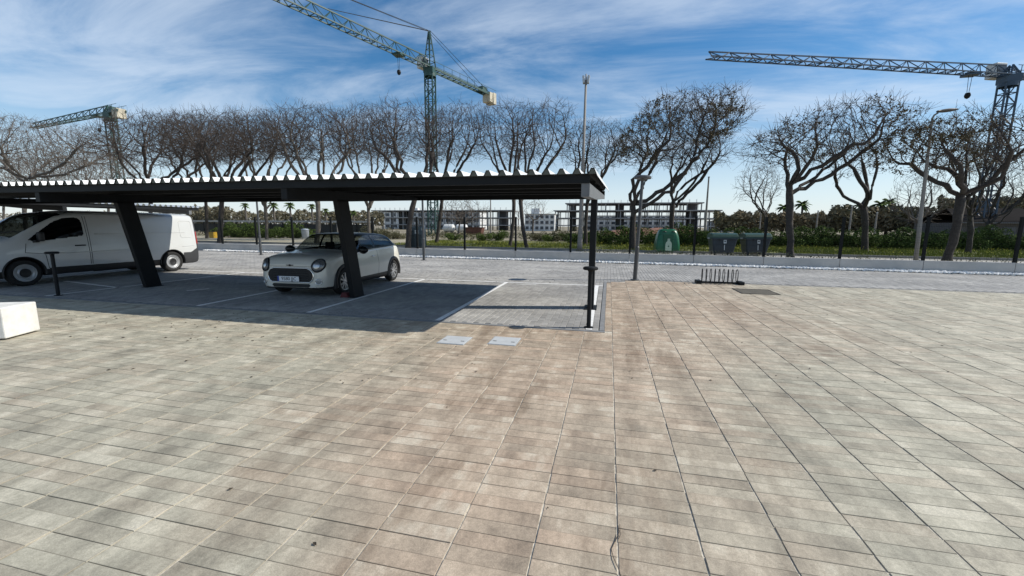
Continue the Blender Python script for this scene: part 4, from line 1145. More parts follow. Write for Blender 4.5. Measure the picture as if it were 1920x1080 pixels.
# second row
tree('street_tree', (1263, 458), 34.4, (1262, 378), (1232, 1384, 235, 340), 'bare tree with forked trunk right behind the green bottle bank', 47, r_base=.28, nlimb=6, wig=.14, lean=(.8, 0))
tree('street_tree', (1098, 452), 36.6, (1102, 372), (1045, 1195, 220, 335), 'bare tree directly behind the tall lamp post', 53, r_base=.26, nlimb=7, wig=.14)
tree('street_tree', (1621, 468), 34.5, (1620, 390), (1536, 1668, 245, 345), 'open-limbed bare tree between the two large trees at the right', 59, r_base=.33, nlimb=4, wig=.26, leaves=600)
tree('street_tree', (1437, 462), 38.0, (1437, 402), (1374, 1476, 302, 392), 'small young bare tree left of the large leaning tree', 61, mw=M_TWIGG, r_base=.16, nlimb=7, wig=.1)
tree('street_tree', (818, 454), 35.9, (830, 378), (785, 922, 186, 330), 'bare tree growing in front of the middle crane mast', 67, r_base=.27, nlimb=6, wig=.15, lean=(.8, 0))
tree('street_tree', (692, 446), 40.9, (690, 388), (620, 762, 190, 325), 'grey bare tree with Y-shaped trunk behind the car', 71, mt=M_BARKG, r_base=.26, nlimb=7, wig=.15)
tree('street_tree', (500, 446), 38.0, (500, 388), (425, 575, 200, 325), 'grey bare tree with Y-shaped trunk between van and car', 73, mt=M_BARKG, r_base=.26, nlimb=7, wig=.15)
tree('street_tree', (388, 447), 38.4, (388, 374), (300, 452, 206, 325), 'slim brown bare tree behind the rear of the van', 79, r_base=.26, nlimb=7, wig=.15)
tree('street_tree', (1815, 472), 34.0, (1822, 405), (1745, 1915, 235, 345), 'dark bare tree behind the thick leaning tree at the right', 83, r_base=.24, nlimb=7, wig=.15, leaves=1500)
tree('street_tree', (1868, 465), 41.0, (1852, 420), (1820, 1990, 270, 400), 'bare tree in front of the right crane mast', 89, r_base=.22, nlimb=7, wig=.15)
# farther, paler
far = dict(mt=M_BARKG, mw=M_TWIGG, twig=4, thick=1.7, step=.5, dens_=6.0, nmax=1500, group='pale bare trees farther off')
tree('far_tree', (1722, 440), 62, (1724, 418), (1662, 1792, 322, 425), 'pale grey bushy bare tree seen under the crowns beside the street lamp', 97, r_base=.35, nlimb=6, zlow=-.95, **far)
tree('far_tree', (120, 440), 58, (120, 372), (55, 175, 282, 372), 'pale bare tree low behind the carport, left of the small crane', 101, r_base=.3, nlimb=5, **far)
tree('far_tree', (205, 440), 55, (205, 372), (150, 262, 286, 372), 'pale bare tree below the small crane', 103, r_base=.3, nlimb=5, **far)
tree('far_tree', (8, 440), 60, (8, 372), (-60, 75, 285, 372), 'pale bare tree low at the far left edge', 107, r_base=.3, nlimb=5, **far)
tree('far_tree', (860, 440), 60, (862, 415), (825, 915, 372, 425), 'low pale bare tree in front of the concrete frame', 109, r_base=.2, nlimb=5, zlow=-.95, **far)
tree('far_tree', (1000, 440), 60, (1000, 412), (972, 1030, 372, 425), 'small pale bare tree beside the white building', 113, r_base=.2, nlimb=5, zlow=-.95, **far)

# ------------------------------------------------------------------ shrubs, hedge, weeds, grass
def blob_points(rg, n, r, lumps=9):
    c = rg.normal(0, 0.42, (lumps, 3)); c[:, 2] = abs(c[:, 2])*0.8+0.25; s = rg.uniform(.32, .55, lumps)
    k = rg.integers(0, lumps, n); d = rg.normal(0, 1, (n, 3)); d /= np.linalg.norm(d, axis=1)[:, None]
    p = c[k]+d*s[k][:, None]*rg.uniform(.55, 1.0, n)[:, None]**0.5
    p[:, 2] = np.clip(p[:, 2], 0.0, None)
    return p*np.array(r)
SHR = []
for i, m in enumerate((M_LEAF, M_LEAF2, M_LEAF, M_SCRUB)):
    rg = np.random.default_rng(200+i); P = blob_points(rg, 3800, (1.15, 0.9, 0.95), 12)
    fol = leaf_quads('foliage', P, rg.uniform(.045, .09, len(P)), m, rg)
    st = MB()
    for k in range(7):
        a = rg.uniform(0, 6.28); st.tube([(0.1*math.cos(a), 0.1*math.sin(a), 0), (0.45*math.cos(a), 0.4*math.sin(a), 0.45), (0.8*math.cos(a), 0.7*math.sin(a), 0.85)], [.02, .014, .008], 5)
    tmp = st.build('stems', M_BARK); SHR.append((fol, tmp.data)); bpy.data.objects.remove(tmp)
def shrub(loc, k, s, label, group):
    t = empty('shrub', loc, random.uniform(0, 6.28)); t.scale = (s[0], s[0], s[1]); tag(t, label, 'shrub', group)
    link('foliage', SHR[k][0], t); link('stems', SHR[k][1], t)
for px in range(1085, 1990, 26):
    Y = 38.5+random.uniform(-.8, .8)+(1.0 if px > 1500 else 0)
    p = A(px+random.uniform(-6, 6), 460, Y); p.z = 0
    shrub(p, random.choice((0, 0, 1, 2)), (random.uniform(.95, 1.3), random.uniform(.95, 1.3)), 'dense dark green shrub in the hedge beyond the low wall', 'green hedge shrubs')
for px in range(420, 575, 22):
    p = A(px, 450, 43+random.uniform(-1, 1)); p.z = 0
    shrub(p, random.choice((0, 2)), (random.uniform(1.1, 1.4), random.uniform(1.0, 1.3)), 'dark green shrub in the clump behind the fence left of the car', 'shrubs left of the car')
for px in (700, 722, 745, 850, 905, 935, 1010, 1035, 1060):
    p = A(px, 452, 44+random.uniform(-2, 3)); p.z = 0
    shrub(p, random.choice((1, 3, 3)), (random.uniform(.8, 1.2), random.uniform(.6, .95)), 'low yellow green scrub bush before the building site', 'scrub before the building site')
# grass blades on the verge
rg = np.random.default_rng(5); n = 52000
gx_ = rg.uniform(-19, 42, n); gy_ = wall_y(gx_)+9.15+rg.uniform(0, 1, n)**1.3*11.5
cl_ = np.array([noise.noise(Vector((a_*.45, b_*.45, 0))) for a_, b_ in zip(gx_, gy_)])
ok = cl_ > -0.12-0.25*(gx_ > 8); gx_, gy_ = gx_[ok], gy_[ok]; n = len(gx_)
h = rg.uniform(.07, .26, n); a = rg.uniform(0, 6.28, n); wd = rg.uniform(.012, .03, n)
P0 = np.stack([gx_, gy_, np.zeros(n)], 1); dx = np.stack([np.cos(a), np.sin(a), np.zeros(n)], 1)*wd[:, None]
V = np.stack([P0-dx, P0+dx, P0+np.stack([rg.normal(0, .05, n), rg.normal(0, .05, n), h], 1)], 1).reshape(-1, 3)
tag(link('grass', np_mesh('grass', V, np.arange(3*n).reshape(-1, 3), mat('grass_blade', (0.19, 0.215, 0.04), 0.9, spec=0.1, col2=(0.11, 0.13, 0.03), nscale=1.2))), 'rough green grass on the verge beyond the wall', 'grass', kind='stuff')
n = 5200; fx = np.concatenate([rg.uniform(12, 40, n//2), rg.uniform(-14, 12, n//2)]); fy = wall_y(fx)+9.6+rg.uniform(0, 9, n)
cl_ = np.array([noise.noise(Vector((a_*.6+9, b_*.6, 0))) for a_, b_ in zip(fx, fy)]); ok = cl_ > 0.08; fx, fy = fx[ok], fy[ok]
P = np.stack([fx, fy, rg.uniform(.16, .34, len(fx))], 1)
tag(link('yellow_flowers', leaf_quads('yellow_flowers', P, rg.uniform(.02, .045, len(P)), mat('yellow_petal', (0.62, 0.56, 0.05), 0.7), rg, 0.5)), 'small yellow wild flowers in the verge grass', 'flowers', kind='stuff')
# weeds along the far side of the wall
n = 900; wx = np.concatenate([rg.uniform(-1.5, 9, int(n*.75)), rg.uniform(9, 18, n-int(n*.75))]); wy = wall_y(wx)+rg.uniform(.4, 4.5, n)
cl_ = np.array([noise.noise(Vector((a_*.9, b_*.9, 4))) for a_, b_ in zip(wx, wy)]); ok = cl_ > -0.05; wx, wy = wx[ok], wy[ok]
P = np.repeat(np.stack([wx, wy, np.zeros(len(wx))], 1), 12, 0)+rg.normal(0, 1, (len(wx)*12, 3))*np.array([.10, .10, 0])+np.stack([np.zeros(len(wx)*12)]*2+[rg.uniform(.02, .40, len(wx)*12)], 1)
tag(link('weeds', leaf_quads('weeds', P, rg.uniform(.02, .06, len(P)), mat('weed', (0.16, 0.15, 0.09), 0.8, col2=(0.07, 0.085, 0.035), nscale=2), rg, 0.6)), 'dry weeds sprouting along the far side of the wall', 'weeds', kind='stuff')
# scrub ground cover before the building site
n = 26000; sx_ = rg.uniform(-60, 60, n); sy_ = rg.uniform(46, 78, n); cl_ = np.array([noise.noise(Vector((a_*.15, b_*.15, 1))) for a_, b_ in zip(sx_, sy_)]); ok = cl_ > -.1; sx_, sy_ = sx_[ok], sy_[ok]
P = np.stack([sx_, sy_, rg.uniform(0, .7, len(sx_))*np.clip(cl_[ok]+.5, 0, 1)], 1)
tag(link('scrub_cover', leaf_quads('scrub_cover', P, rg.uniform(.08, .2, len(P)), M_SCRUB, rg)), 'rough scrub covering the waste ground before the building site', 'scrub', kind='stuff')
# far woods
def wood(name, spans, Y, m, label, seed):
    rg = np.random.default_rng(seed); Ps = []; Ss = []
    for (x0, x1, yt, yb, n) in spans:
        k = 0
        xs = rg.uniform(x0, x1, n); top = yt+10*np.array([noise.noise(Vector((x*.045, seed, 0)))+.6*noise.noise(Vector((x*.13, seed, 5))) for x in xs])
        for x, t_ in zip(xs, top):
            yy = yb-(yb-t_)*rg.uniform(0, 1)**.7
            p = A(x, yy, Y+rg.uniform(-6, 6)); p.z = max(p.z, 0); Ps.append(p)
        Ss.append(rg.uniform(.22, .55, n))
    return tag(link(name, leaf_quads(name, np.array([tuple(p) for p in Ps]), np.concatenate(Ss), m, rg)), label, 'wood', kind='stuff')
wood('far_wood', [(1340, 1960, 400, 434, 16000), (1560, 1960, 388, 434, 6000), (1760, 2000, 372, 434, 5000)], 82, M_WOOD, 'dark brown wood along the skyline at the right', 31)
M_WOODL = mat('far_wood_pale', (0.16, 0.135, 0.085), 0.85, col2=(0.07, 0.07, 0.04), nscale=0.2)
wood('far_wood', [(350, 720, 397, 424, 9000), (365, 430, 388, 424, 2000), (-60, 360, 400, 430, 3000)], 95, M_WOODL, 'pale brown scrub wood along the skyline behind van and car', 37)

# palms
def palm_mesh(seed):
    rg = np.random.default_rng(seed); mb = MB()
    for k in range(34):
        a = 2*math.pi*k/34*2.6; el = rg.uniform(-.5, 1.2); L = rg.uniform(1.0, 1.5)
        d = Vector((math.cos(a)*math.cos(el), math.sin(a)*math.cos(el), math.sin(el))); side = d.cross(Vector((0, 0, 1))).normalized()
        prev = None
        for i in range(5):
            t = i/4; p = d*L*t+Vector((0, 0, -0.75*t*t*L*.6)); w_ = 0.20*math.sin(math.pi*min(.97, .12+.85*t))
            b = len(mb.v); mb.v += [tuple(p-side*w_+Vector((0, 0, -w_*.6))), tuple(p), tuple(p+side*w_+Vector((0, 0, -w_*.6)))]
            if prev is not None: mb.f += [(prev, prev+1, b+1, b), (prev+1, prev+2, b+2, b+1)]
            prev = b
    return mb
PM = palm_mesh(3); pmo = PM.build('fronds', M_LEAF); pm_data = pmo.data; bpy.data.objects.remove(pmo)
def palm(px, py, Y, s, label):
    top = A(px, py, Y); t = empty('palm_tree', (top.x, top.y, 0)); tag(t, label, 'palm tree', 'far palm trees')
    mb = MB(); mb.tube([(0, 0, 0), (.1, 0, top.z*.4), (.05, 0, top.z*.75), (0, 0, top.z)], [.26, .2, .17, .2], 8); mb.build('trunk', M_BARKG, t)
    fo = link('fronds', pm_data, t, (0, 0, top.z)); fo.scale = (s*.75, s*.75, s*.75)
for px, py, Y, s, lb in ((459, 384, 70, 1.0, 'small palm against the sky just right of the van'), (512, 384, 72, 1.3, 'palm above the gap between van and car, taller of that pair'), (543, 384, 70, 1.25, 'palm against the sky left of the car roof'),
                         (584, 386, 75, 1.1, 'palm half hidden by the grey tree behind the car'), (610, 394, 85, 1.1, 'low palm left of the middle column'), (634, 394, 80, 1.2, 'low palm hidden beside the middle column'), (662, 398, 82, 1.0, 'low palm right of the middle column'),
                         (1470, 388, 86, 1.5, 'palm left of the trunk of the leaning tree'), (1505, 382, 84, 1.6, 'palm right of the trunk of the leaning tree, taller of the pair'), (1652, 382, 80, 1.5, 'palm right of the open-limbed tree'), (1668, 378, 83, 1.6, 'tall palm left of the pale bushy tree'), (1612, 384, 80, 1.2, 'palm behind the fork of the open-limbed tree')):
    palm(px, py, Y, s, lb)

# ------------------------------------------------------------------ street furniture beyond the wall
M_PALE = mat('pale_pole', (0.22, 0.205, 0.185), 0.7, noise_amt=0.15, nscale=2)
b = A(1087, 466, 28.3); b.z = 0; top = A(1099, 150, 28.3); H = top.z
t = empty('tall_lamp', b); t.rotation_euler = (0, R(0.4), 0); tag(t, 'tall pale lamp mast with twin floodlights behind the carport end', 'lamp post')
mb = MB(); mb.lathe([(0, 0), (.18, 0), (.17, .6), (.145, 1.5), (.11, H*.55), (.09, H*.56), (.07, H), (0, H)], 16); mb.build('mast', M_PALE, t, smooth=True)
mb = MB(); mb.tube([(0, 0, H-.1), (0, 0, H+.35)], .06, 10); mb.build('bracket', M_GALV, t)
for s_ in (-1, 1):
    mb = MB(); mb.box((s_*.15, 0, H+.02), (.14, .30, .46), M=Matrix.Rotation(R(s_*6), 3, 'Y')); mb.build('floodlight', M_GALV, t, bevel=.03)
b = A(1717, 488, 23.8); b.z = 0; top = A(1748, 222, 23.8)
t = empty('street_lamp', b); tag(t, 'pale street lamp with short curved arm behind the fence at the right', 'street lamp')
v0 = Vector((0, 0, 0)); vt = top-b; vt.y = 0
mb = MB(); mb.tube([v0, vt*.25, vt*.5, vt*.8, vt, vt+Vector((.05, -.02, .14)), vt+Vector((.16, -.06, .22))], [.09, .082, .072, .056, .042, .036, .034], 12); mb.build('pole', M_PALE, t, smooth=True)
mb = MB(); c_ = vt+Vector((.42, -.16, .26))
for k in range(7):
    f_ = k/6; wd_ = .17*math.sin(math.pi*(.12+.8*f_))**.6
    for q in range(12):
        an = 2*math.pi*q/12; mb.v.append(tuple(c_+Vector((-.36+.74*f_, wd_*math.cos(an)*1.0, .05*f_+.075*math.sin(an)*(wd_/.17)))))
for i in range(6):
    for q in range(12): mb.f.append((i*12+q, i*12+(q+1) % 12, (i+1)*12+(q+1) % 12, (i+1)*12+q))
mb.f.append(tuple(range(12))); mb.f.append(tuple(reversed(range(72, 84)))); mb.build('lamp_head', mat('lamp_shell', (0.13, 0.115, 0.10), 0.6), t, smooth=True)
for px, y0_, y1_, Y, lb in ((1321, 442, 333, 46, 'thin pale flag pole right of the concrete frame'), (633, 430, 300, 60, 'thin pale pole rising behind the carport roof'), (1424, 432, 397, 70, 'short pale post before the wood, left of the leaning trunk'), (1530, 432, 396, 66, 'short pale post before the wood, right of the leaning trunk'), (1592, 434, 388, 60, 'pale post left of the open-limbed tree'), (1640, 434, 400, 56, 'pale post right of the open-limbed tree'), (920, 440, 366, 60, 'thin pale pole before the low concrete frame')):
    b = A(px, y0_, Y); b.z = 0; tp = A(px, y1_, Y)
    t = empty('pole', b); tag(t, lb, 'pole')
    mb = MB(); mb.lathe([(0, 0), (.13, 0), (.10, tp.z*.5), (.07, tp.z), (0, tp.z)], 10); mb.build('shaft', M_PALE, t)
    mb = MB(); mb.lathe([(0, tp.z-.02), (.10, tp.z), (.11, tp.z+.08), (0, tp.z+.12)], 10); mb.build('cap', M_GALV, t)

# bottle bank
b = A(1249, 470, 28.6); b.z = 0
t = empty('bottle_bank', b, R(4)); tag(t, 'green plastic bottle bank with a white bottle emblem', 'recycling bin')
mb = MB(); secs = [(0.06, .72, .58, .18), (.10, .745, .60, .2), (.5, .72, .58, .2), (.95, .66, .53, .22), (1.25, .58, .47, .24), (1.38, .53, .42, .26), (1.46, .45, .35, .28), (1.485, .30, .22, .2)]
n_ = 36
for (z, a_, c_, r_) in secs:
    for p in rrect(0, 0, 2*a_, 2*c_, min(r_, c_*.95), 8): mb.v.append((p[0], p[1], z))
n_ = len(mb.v)//len(secs)
for i in range(len(secs)-1):
    for q in range(n_): mb.f.append((i*n_+q, i*n_+(q+1) % n_, (i+1)*n_+(q+1) % n_, (i+1)*n_+q))
mb.f.append(tuple((len(secs)-1)*n_+q for q in range(n_))); mb.f.append(tuple(reversed(range(n_))))
M_GP = mat('green_plastic', (0.008, 0.105, 0.045), 0.35, noise_amt=.15, nscale=3); mb.build('shell', M_GP, t, smooth=True)
mb = MB(); mb.box((0, -.60, .62), (.62, .05, 1.1)); mb.build('front_panel', mat('green_dark', (0.006, 0.075, 0.034), .4), t, bevel=.03)
bt = [(-.17, 0), (.17, 0), (.19, .04), (.19, .42), (.16, .52), (.075, .62), (.07, .76), (-.07, .76), (-.075, .62), (-.16, .52), (-.19, .42), (-.19, .04)]
mb = MB(); mb.prism([(x, -.632, .12+z) for x, z in bt], (0, 0, 0), (0, .006, 0)); em = mb.build('bottle_emblem', mat('emblem_pale', (0.42, 0.52, 0.40), .5), t)
mb = MB(); mb.prism([(x, -.638, .40+z) for x, z in ell(0, 0, .05, .05, 14)], (0, 0, 0), (0, .006, 0)); mb.build('emblem_dot', MATS['green_dark'], em)
for s_ in (-1, 1):
    mb = MB(); mb.lathe([(0, -.03), (.11, -.03), (.13, 0), (.11, .02)], 18, Matrix.Rotation(R(100), 3, 'X'), (s_*.0+s_*.26, -.46, 1.24)); mb.build('hole_rim', M_BLACK, t)
mb = MB(); mb.tube([(-.12, 0, 1.46), (-.12, 0, 1.56), (.12, 0, 1.56), (.12, 0, 1.46)], .018, 8); mb.build('lifting_loop', M_STEEL, t)
# wheeled bins
def bin_(px, Y, label, rz):
    b = A(px, 476, Y); b.z = 0
    t = empty('wheeled_bin', b, rz); tag(t, label, 'bin', 'dark wheeled bins')
    mb = MB(); secs = [(.16, .52, .40, .06), (.20, .55, .43, .08), (.85, .66, .52, .09), (.93, .68, .54, .09), (.95, .72, .57, .1), (1.0, .72, .57, .1)]
    for (z, a_, c_, r_) in secs:
        for p in rrect(0, 0, 2*a_, 2*c_, r_, 5): mb.v.append((p[0], p[1], z))
    n_ = len(mb.v)//len(secs)
    for i in range(len(secs)-1):
        for q in range(n_): mb.f.append((i*n_+q, i*n_+(q+1) % n_, (i+1)*n_+(q+1) % n_, (i+1)*n_+q))
    mb.f.append(tuple(reversed(range(n_))))
    mb.build('body', mat('bin_blue', (0.018, 0.030, 0.042), .45, noise_amt=.2, nscale=4), t)
    mb = MB(); m_ = 14
    for i in range(m_+1):
        an = math.pi*i/m_
        for x in (-.71, -.67, 0, .67, .71):
            k_ = .96 if abs(x) > .7 else 1
            mb.v.append((x, -.55*math.cos(an), 1.0+.29*k_*math.sin(an)**.8))
    for i in range(m_):
        for q in range(4): mb.f.append((i*5+q, i*5+q+1, (i+1)*5+q+1, (i+1)*5+q))
    mb.f.append(tuple(i*5 for i in range(m_+1))); mb.f.append(tuple(i*5+4 for i in reversed(range(m_+1))))
    mb.build('lid', mat('bin_green', (0.022, 0.058, 0.040), .4, noise_amt=.15, nscale=4), t)
    for s_ in (-1, 1):
        mb = MB(); mb.box((s_*.745, 0, .98), (.05, .26, .07)); mb.build('trunnion', M_GALV, t)
        for sy in (-1, 1):
            mb = MB(); mb.lathe([(0, -.03), (.10, -.03), (.10, .03), (0, .03)], 16, AX[1], (s_*.45, sy*.33, .10)); mb.build('castor', M_BLACK, t)
        mb = MB(); mb.box((s_*.3, -.575, .91), (.03, .04, .10)); mb.build('rib', M_BLACK, t)
    mb = MB(); mb.box((.0, -.545, .80), (.15, .01, .20), M=Matrix.Rotation(R(-7), 3, 'X')); st_ = mb.build('sticker', mat('sticker_white', (.55, .57, .56), .5), t)
    mb = MB(); mb.prism([(x, -.556, .81+z) for x, z in ell(0, 0, .045, .045, 14)], (0, 0, 0), (0, .004, 0)); mb.build('pictogram', M_BLACK, st_)
    mb = MB(); mb.box((.0, -.50, .50), (.03, .012, .38), M=Matrix.Rotation(R(-8.5), 3, 'X')); mb.build('reflector_strip', MATS['sticker_white'], t)
    return t
bin_(1352, 26.6, 'dark wheeled bin with green lid, the one nearer the bottle bank', R(3))
bin_(1413, 27.2, 'dark wheeled bin with green lid, the one nearer the leaning tree', R(5))
# tall recycling cabinet
b = A(783, 462, 28.4); b.z = 0
t = empty('recycling_cabinet', b, R(8)); tag(t, 'tall dark blue grey recycling container beside the tree right of the car', 'recycling bin')
mb = MB(); secs = [(.04, .54, .50, .1), (.5, .55, .51, .12), (1.2, .54, .50, .12), (1.42, .50, .45, .14), (1.52, .40, .35, .16)]
for (z, a_, c_, r_) in secs:
    for p in rrect(0, 0, 2*a_, 2*c_, r_, 5): mb.v.append((p[0], p[1], z))
n_ = len(mb.v)//len(secs)
for i in range(len(secs)-1):
    for q in range(n_): mb.f.append((i*n_+q, i*n_+(q+1) % n_, (i+1)*n_+(q+1) % n_, (i+1)*n_+q))
mb.f.append(tuple((len(secs)-1)*n_+q for q in range(n_)))
M_TEAL = mat('teal_plastic', (0.035, 0.055, 0.062), .5, noise_amt=.2, nscale=3); mb.build('shell', M_TEAL, t, smooth=True)
for s_ in (-1, 1):
    mb = MB(); mb.box((s_*.26, -.512, .55), (.44, .02, .85)); mb.build('door', mat('teal_dark', (.015, .028, .032), .5), t, bevel=.02)
mb = MB(); mb.box((.12, -.516, 1.14), (.26, .02, .24)); st_ = mb.build('sticker', mat('sticker_white', (.55, .57, .56), .5), t)
mb = MB(); mb.prism([(.12+x, -.530, 1.14+z) for x, z in ell(0, 0, .07, .07, 16)], (0, 0, 0), (0, .004, 0)); mb.build('pictogram', M_BLACK, st_)
mb = MB(); mb.box((-.25, -.514, 1.14), (.12, .02, .16)); mb.build('slot', M_BLACK, t)

# odd things by the left verge
p = A(400, 446, 40); p.z = 0
t = empty('yellow_cabinet', p); tag(t, 'small yellow utility box low behind the rear of the van', 'cabinet')
mb = MB(); mb.box((0, 0, .36), (.7, .5, .72)); mb.build('housing', mat('yellow_paint', (.42, .26, .02), .5), t, bevel=.05)
mb = MB(); mb.box((0, -.01, .745), (.76, .56, .05)); mb.build('lid', M_STEEL, t)
p = A(573, 447, 42); p.z = 0
t = empty('white_bin', p); tag(t, 'small pale bin behind the fence left of the car roof', 'bin')
mb = MB(); mb.lathe([(0, 0), (.36, 0), (.42, 1.0), (.44, 1.02), (.30, 1.14), (0, 1.16)], 18); mb.build('drum', mat('pale_blue', (.42, .47, .55), .5), t, smooth=True)
mb = MB(); mb.lathe([(.43, .98), (.46, .99), (.46, 1.04), (.43, 1.05)], 18); mb.build('rim', M_GALV, t)
# long rail behind
t = empty('long_railing', (-50, 62, 0)); tag(t, 'long pale horizontal rail on dark posts behind van and car', 'railing')
x0 = A(360, 413, 62).x; x1 = A(700, 415, 62).x
mb = MB(); mb.box(((x0+x1)/2+50, 0, 2.15), (x1-x0, .25, .28)); mb.build('rail', M_CONC, t)
k = 0; x = x0+.2
while x < x1:
    mb = MB(); mb.box((x+50, 0, 1.0), (.14, .16, 2.0)); mb.build('post', M_STEEL, t); x += 2.4
mb = MB(); mb.box(((x0+x1)/2+50, .2, .95), (x1-x0, .04, 1.5)); mb.build('screen', mat('dark_screen', (.03, .032, .03), .8), t)

# ------------------------------------------------------------------ construction site
M_FRAME = mat('frame_concrete', (0.27, 0.27, 0.27), 0.85, noise_amt=.2, nscale=.3)
M_CORE = mat('core_concrete', (0.10, 0.10, 0.105), 0.9)
M_PROP = mat('prop_steel', (0.38, 0.38, 0.38), .6)
def frame_building(levels, Y, dep, label, cores, bay=4.6):
    """levels: list of (px0, px1, py) slabs from the lowest up"""
    x0 = A(levels[0][0], levels[0][2], Y).x; t = empty('unfinished_building', (x0, Y, 0)); tag(t, label, 'building')
    zprev = 0.0; pm = {}
    for li, (a_, b_, py) in enumerate(levels):
        p0 = A(a_, py, Y); p1 = A(b_, py, Y); z = A((a_+b_)/2, py, Y).z
        mb = MB(); mb.box(((p0.x+p1.x)/2-x0, dep/2, z-.15), (p1.x-p0.x+.8, dep+.8, .34)); mb.build('floor_slab', M_FRAME, t)
        nb = max(2, round((p1.x-p0.x)/bay)); hcol = z-.32-zprev
        key = round(hcol, 2)
        for k in range(nb+1):
            x = p0.x+.3+(p1.x-p0.x-.6)*k/nb
            for yy in (.3, dep*.5, dep-.3):
                if key not in pm:
                    mb = MB(); mb.box((0, 0, hcol/2), (.34, .34, hcol)); co = mb.build('column', M_FRAME, t); pm[key] = co.data
                else: co = link('column', pm[key], t)
                co.location = (x-x0, yy, zprev)
        mb = MB(); rg = np.random.default_rng(li+int(a_))
        for k in range(int((p1.x-p0.x)*1.9)):
            if rg.uniform() < .35: continue
            x = p0.x+rg.uniform(.3, p1.x-p0.x-.3); yy = rg.uniform(.5, dep-.5)
            mb.box((x-x0, yy, zprev+hcol/2), (.09, .09, hcol))
        tag(mb.build('shoring_props', M_PROP, t), kind='stuff')
        for (cp, cw) in cores:
            if a_ < cp < b_:
                pc = A(cp, py, Y); mb = MB(); mb.box((pc.x-x0, dep*.45, zprev+hcol/2), (cw, 3.2, hcol-.02)); mb.build('stair_core', M_CORE, t)
        zprev = z+.02
    # starter bars on the roof
    a_, b_, py = levels[-1]; mb = MB(); p0 = A(a_, py, Y); p1 = A(b_, py, Y)
    for k in range(int((p1.x-p0.x)/2.2)):
        x = p0.x+2.2*k+1
        for j in range(3): mb.box((x-x0+.12*j, .4, zprev+.5), (.05, .05, 1.0))
    tag(mb.build('starter_bars', M_PROP, t), kind='stuff')
    return t
frame_building([(1040, 1352, 423), (1040, 1352, 408.5), (1040, 1352, 394), (1062, 1318, 380)], 150, 15, 'four-storey bare concrete frame under construction right of the carport', [(1072, 2), (1163, 3), (1305, 3)])
frame_building([(698, 958, 421), (698, 958, 407.5), (698, 958, 394)], 155, 15, 'three-storey bare concrete frame seen under the carport roof', [(742, 3), (853, 4.5), (935, 3)])
def white_block(px0, px1, py0, py1, Y, label, rows, cols):
    p0 = A(px0, py0, Y); p1 = A(px1, py0, Y); z = p0.z; W_ = p1.x-p0.x
    t = empty('white_building', (p0.x, Y, 0)); tag(t, label, 'building')
    M_W = mat('white_render', (.62, .63, .63), .8, noise_amt=.1, nscale=.4)
    mb = MB(); mb.box((W_/2, 6, z/2), (W_, 12, z)); mb.build('wall', M_W, t)
    mb = MB(); mb.box((W_/2, 6, z+.12), (W_+.5, 12.5, .24)); rf = mb.build('roof', M_CONC, t)
    mb = MB(); mb.box((W_*.3, 5, z+1.2), (3, 3, 2)); mb.build('stair_head', M_W, rf)
    for r in range(rows):
        for c in range(cols):
            x = W_*(c+.5)/cols; zz_ = z*(r+.55)/rows; ww = W_/cols*.62; hh = z/rows*.55
            mb = MB(); mb.box((x, -.02, zz_), (ww, .10, hh)); wi = mb.build('window', mat('win_dark', (.05, .06, .075), .2), t)
            mb = MB(); mb.box((x, -.08, zz_-hh/2-.06), (ww+.2, .16, .10)); mb.build('sill', M_W, wi)
white_block(984, 1040, 402, 425, 145, 'white low apartment block between the two concrete frames', 3, 6)
white_block(1340, 1420, 415, 428, 160, 'white low building half hidden by the wood right of the frame', 2, 6)
white_block(1100, 1310, 405, 428, 185, 'long white building seen through the concrete frame', 3, 18)
white_block(720, 900, 398, 426, 190, 'long white building seen through the frame under the carport roof', 3, 14)
# house at the far right
p0 = A(1800, 412, 64); p1 = A(1990, 412, 64)
t = empty('far_house', (p0.x, 64, 0)); tag(t, 'dark low house behind the trees at the right edge', 'house'); W_ = p1.x-p0.x
mb = MB(); mb.box((W_/2, 4, 1.2), (W_, 8, 2.4)); mb.build('wall', mat('house_wall', (.10, .095, .09), .85, noise_amt=.2, nscale=.6), t)
mb = MB(); mb.prism([(-.5, -.6, 2.4), (W_+.5, -.6, 2.4), (W_-1, 4, 4.2), (1, 4, 4.2)], (0, 0, 0), (0, 0, .12)); mb.prism([(-.5, 8.6, 2.4), (1, 4, 4.2), (W_-1, 4, 4.2), (W_+.5, 8.6, 2.4)], (0, 0, 0), (0, 0, .12)); mb.build('roof', mat('house_roof', (.03, .028, .027), 1.0, spec=0.0, noise_amt=.2, nscale=.6), t)
mb = MB(); mb.box((W_/2, -.75, 2.38), (W_+1, .14, .10)); mb.build('gutter', M_STEEL2, t)
for k in range(5):
    mb = MB(); mb.box((1.5+k*W_/5.5, -.03, 1.3), (1.2, .1, 1.1)); mb.build('window', mat('win_dark', (.05, .06, .075), .2), t)
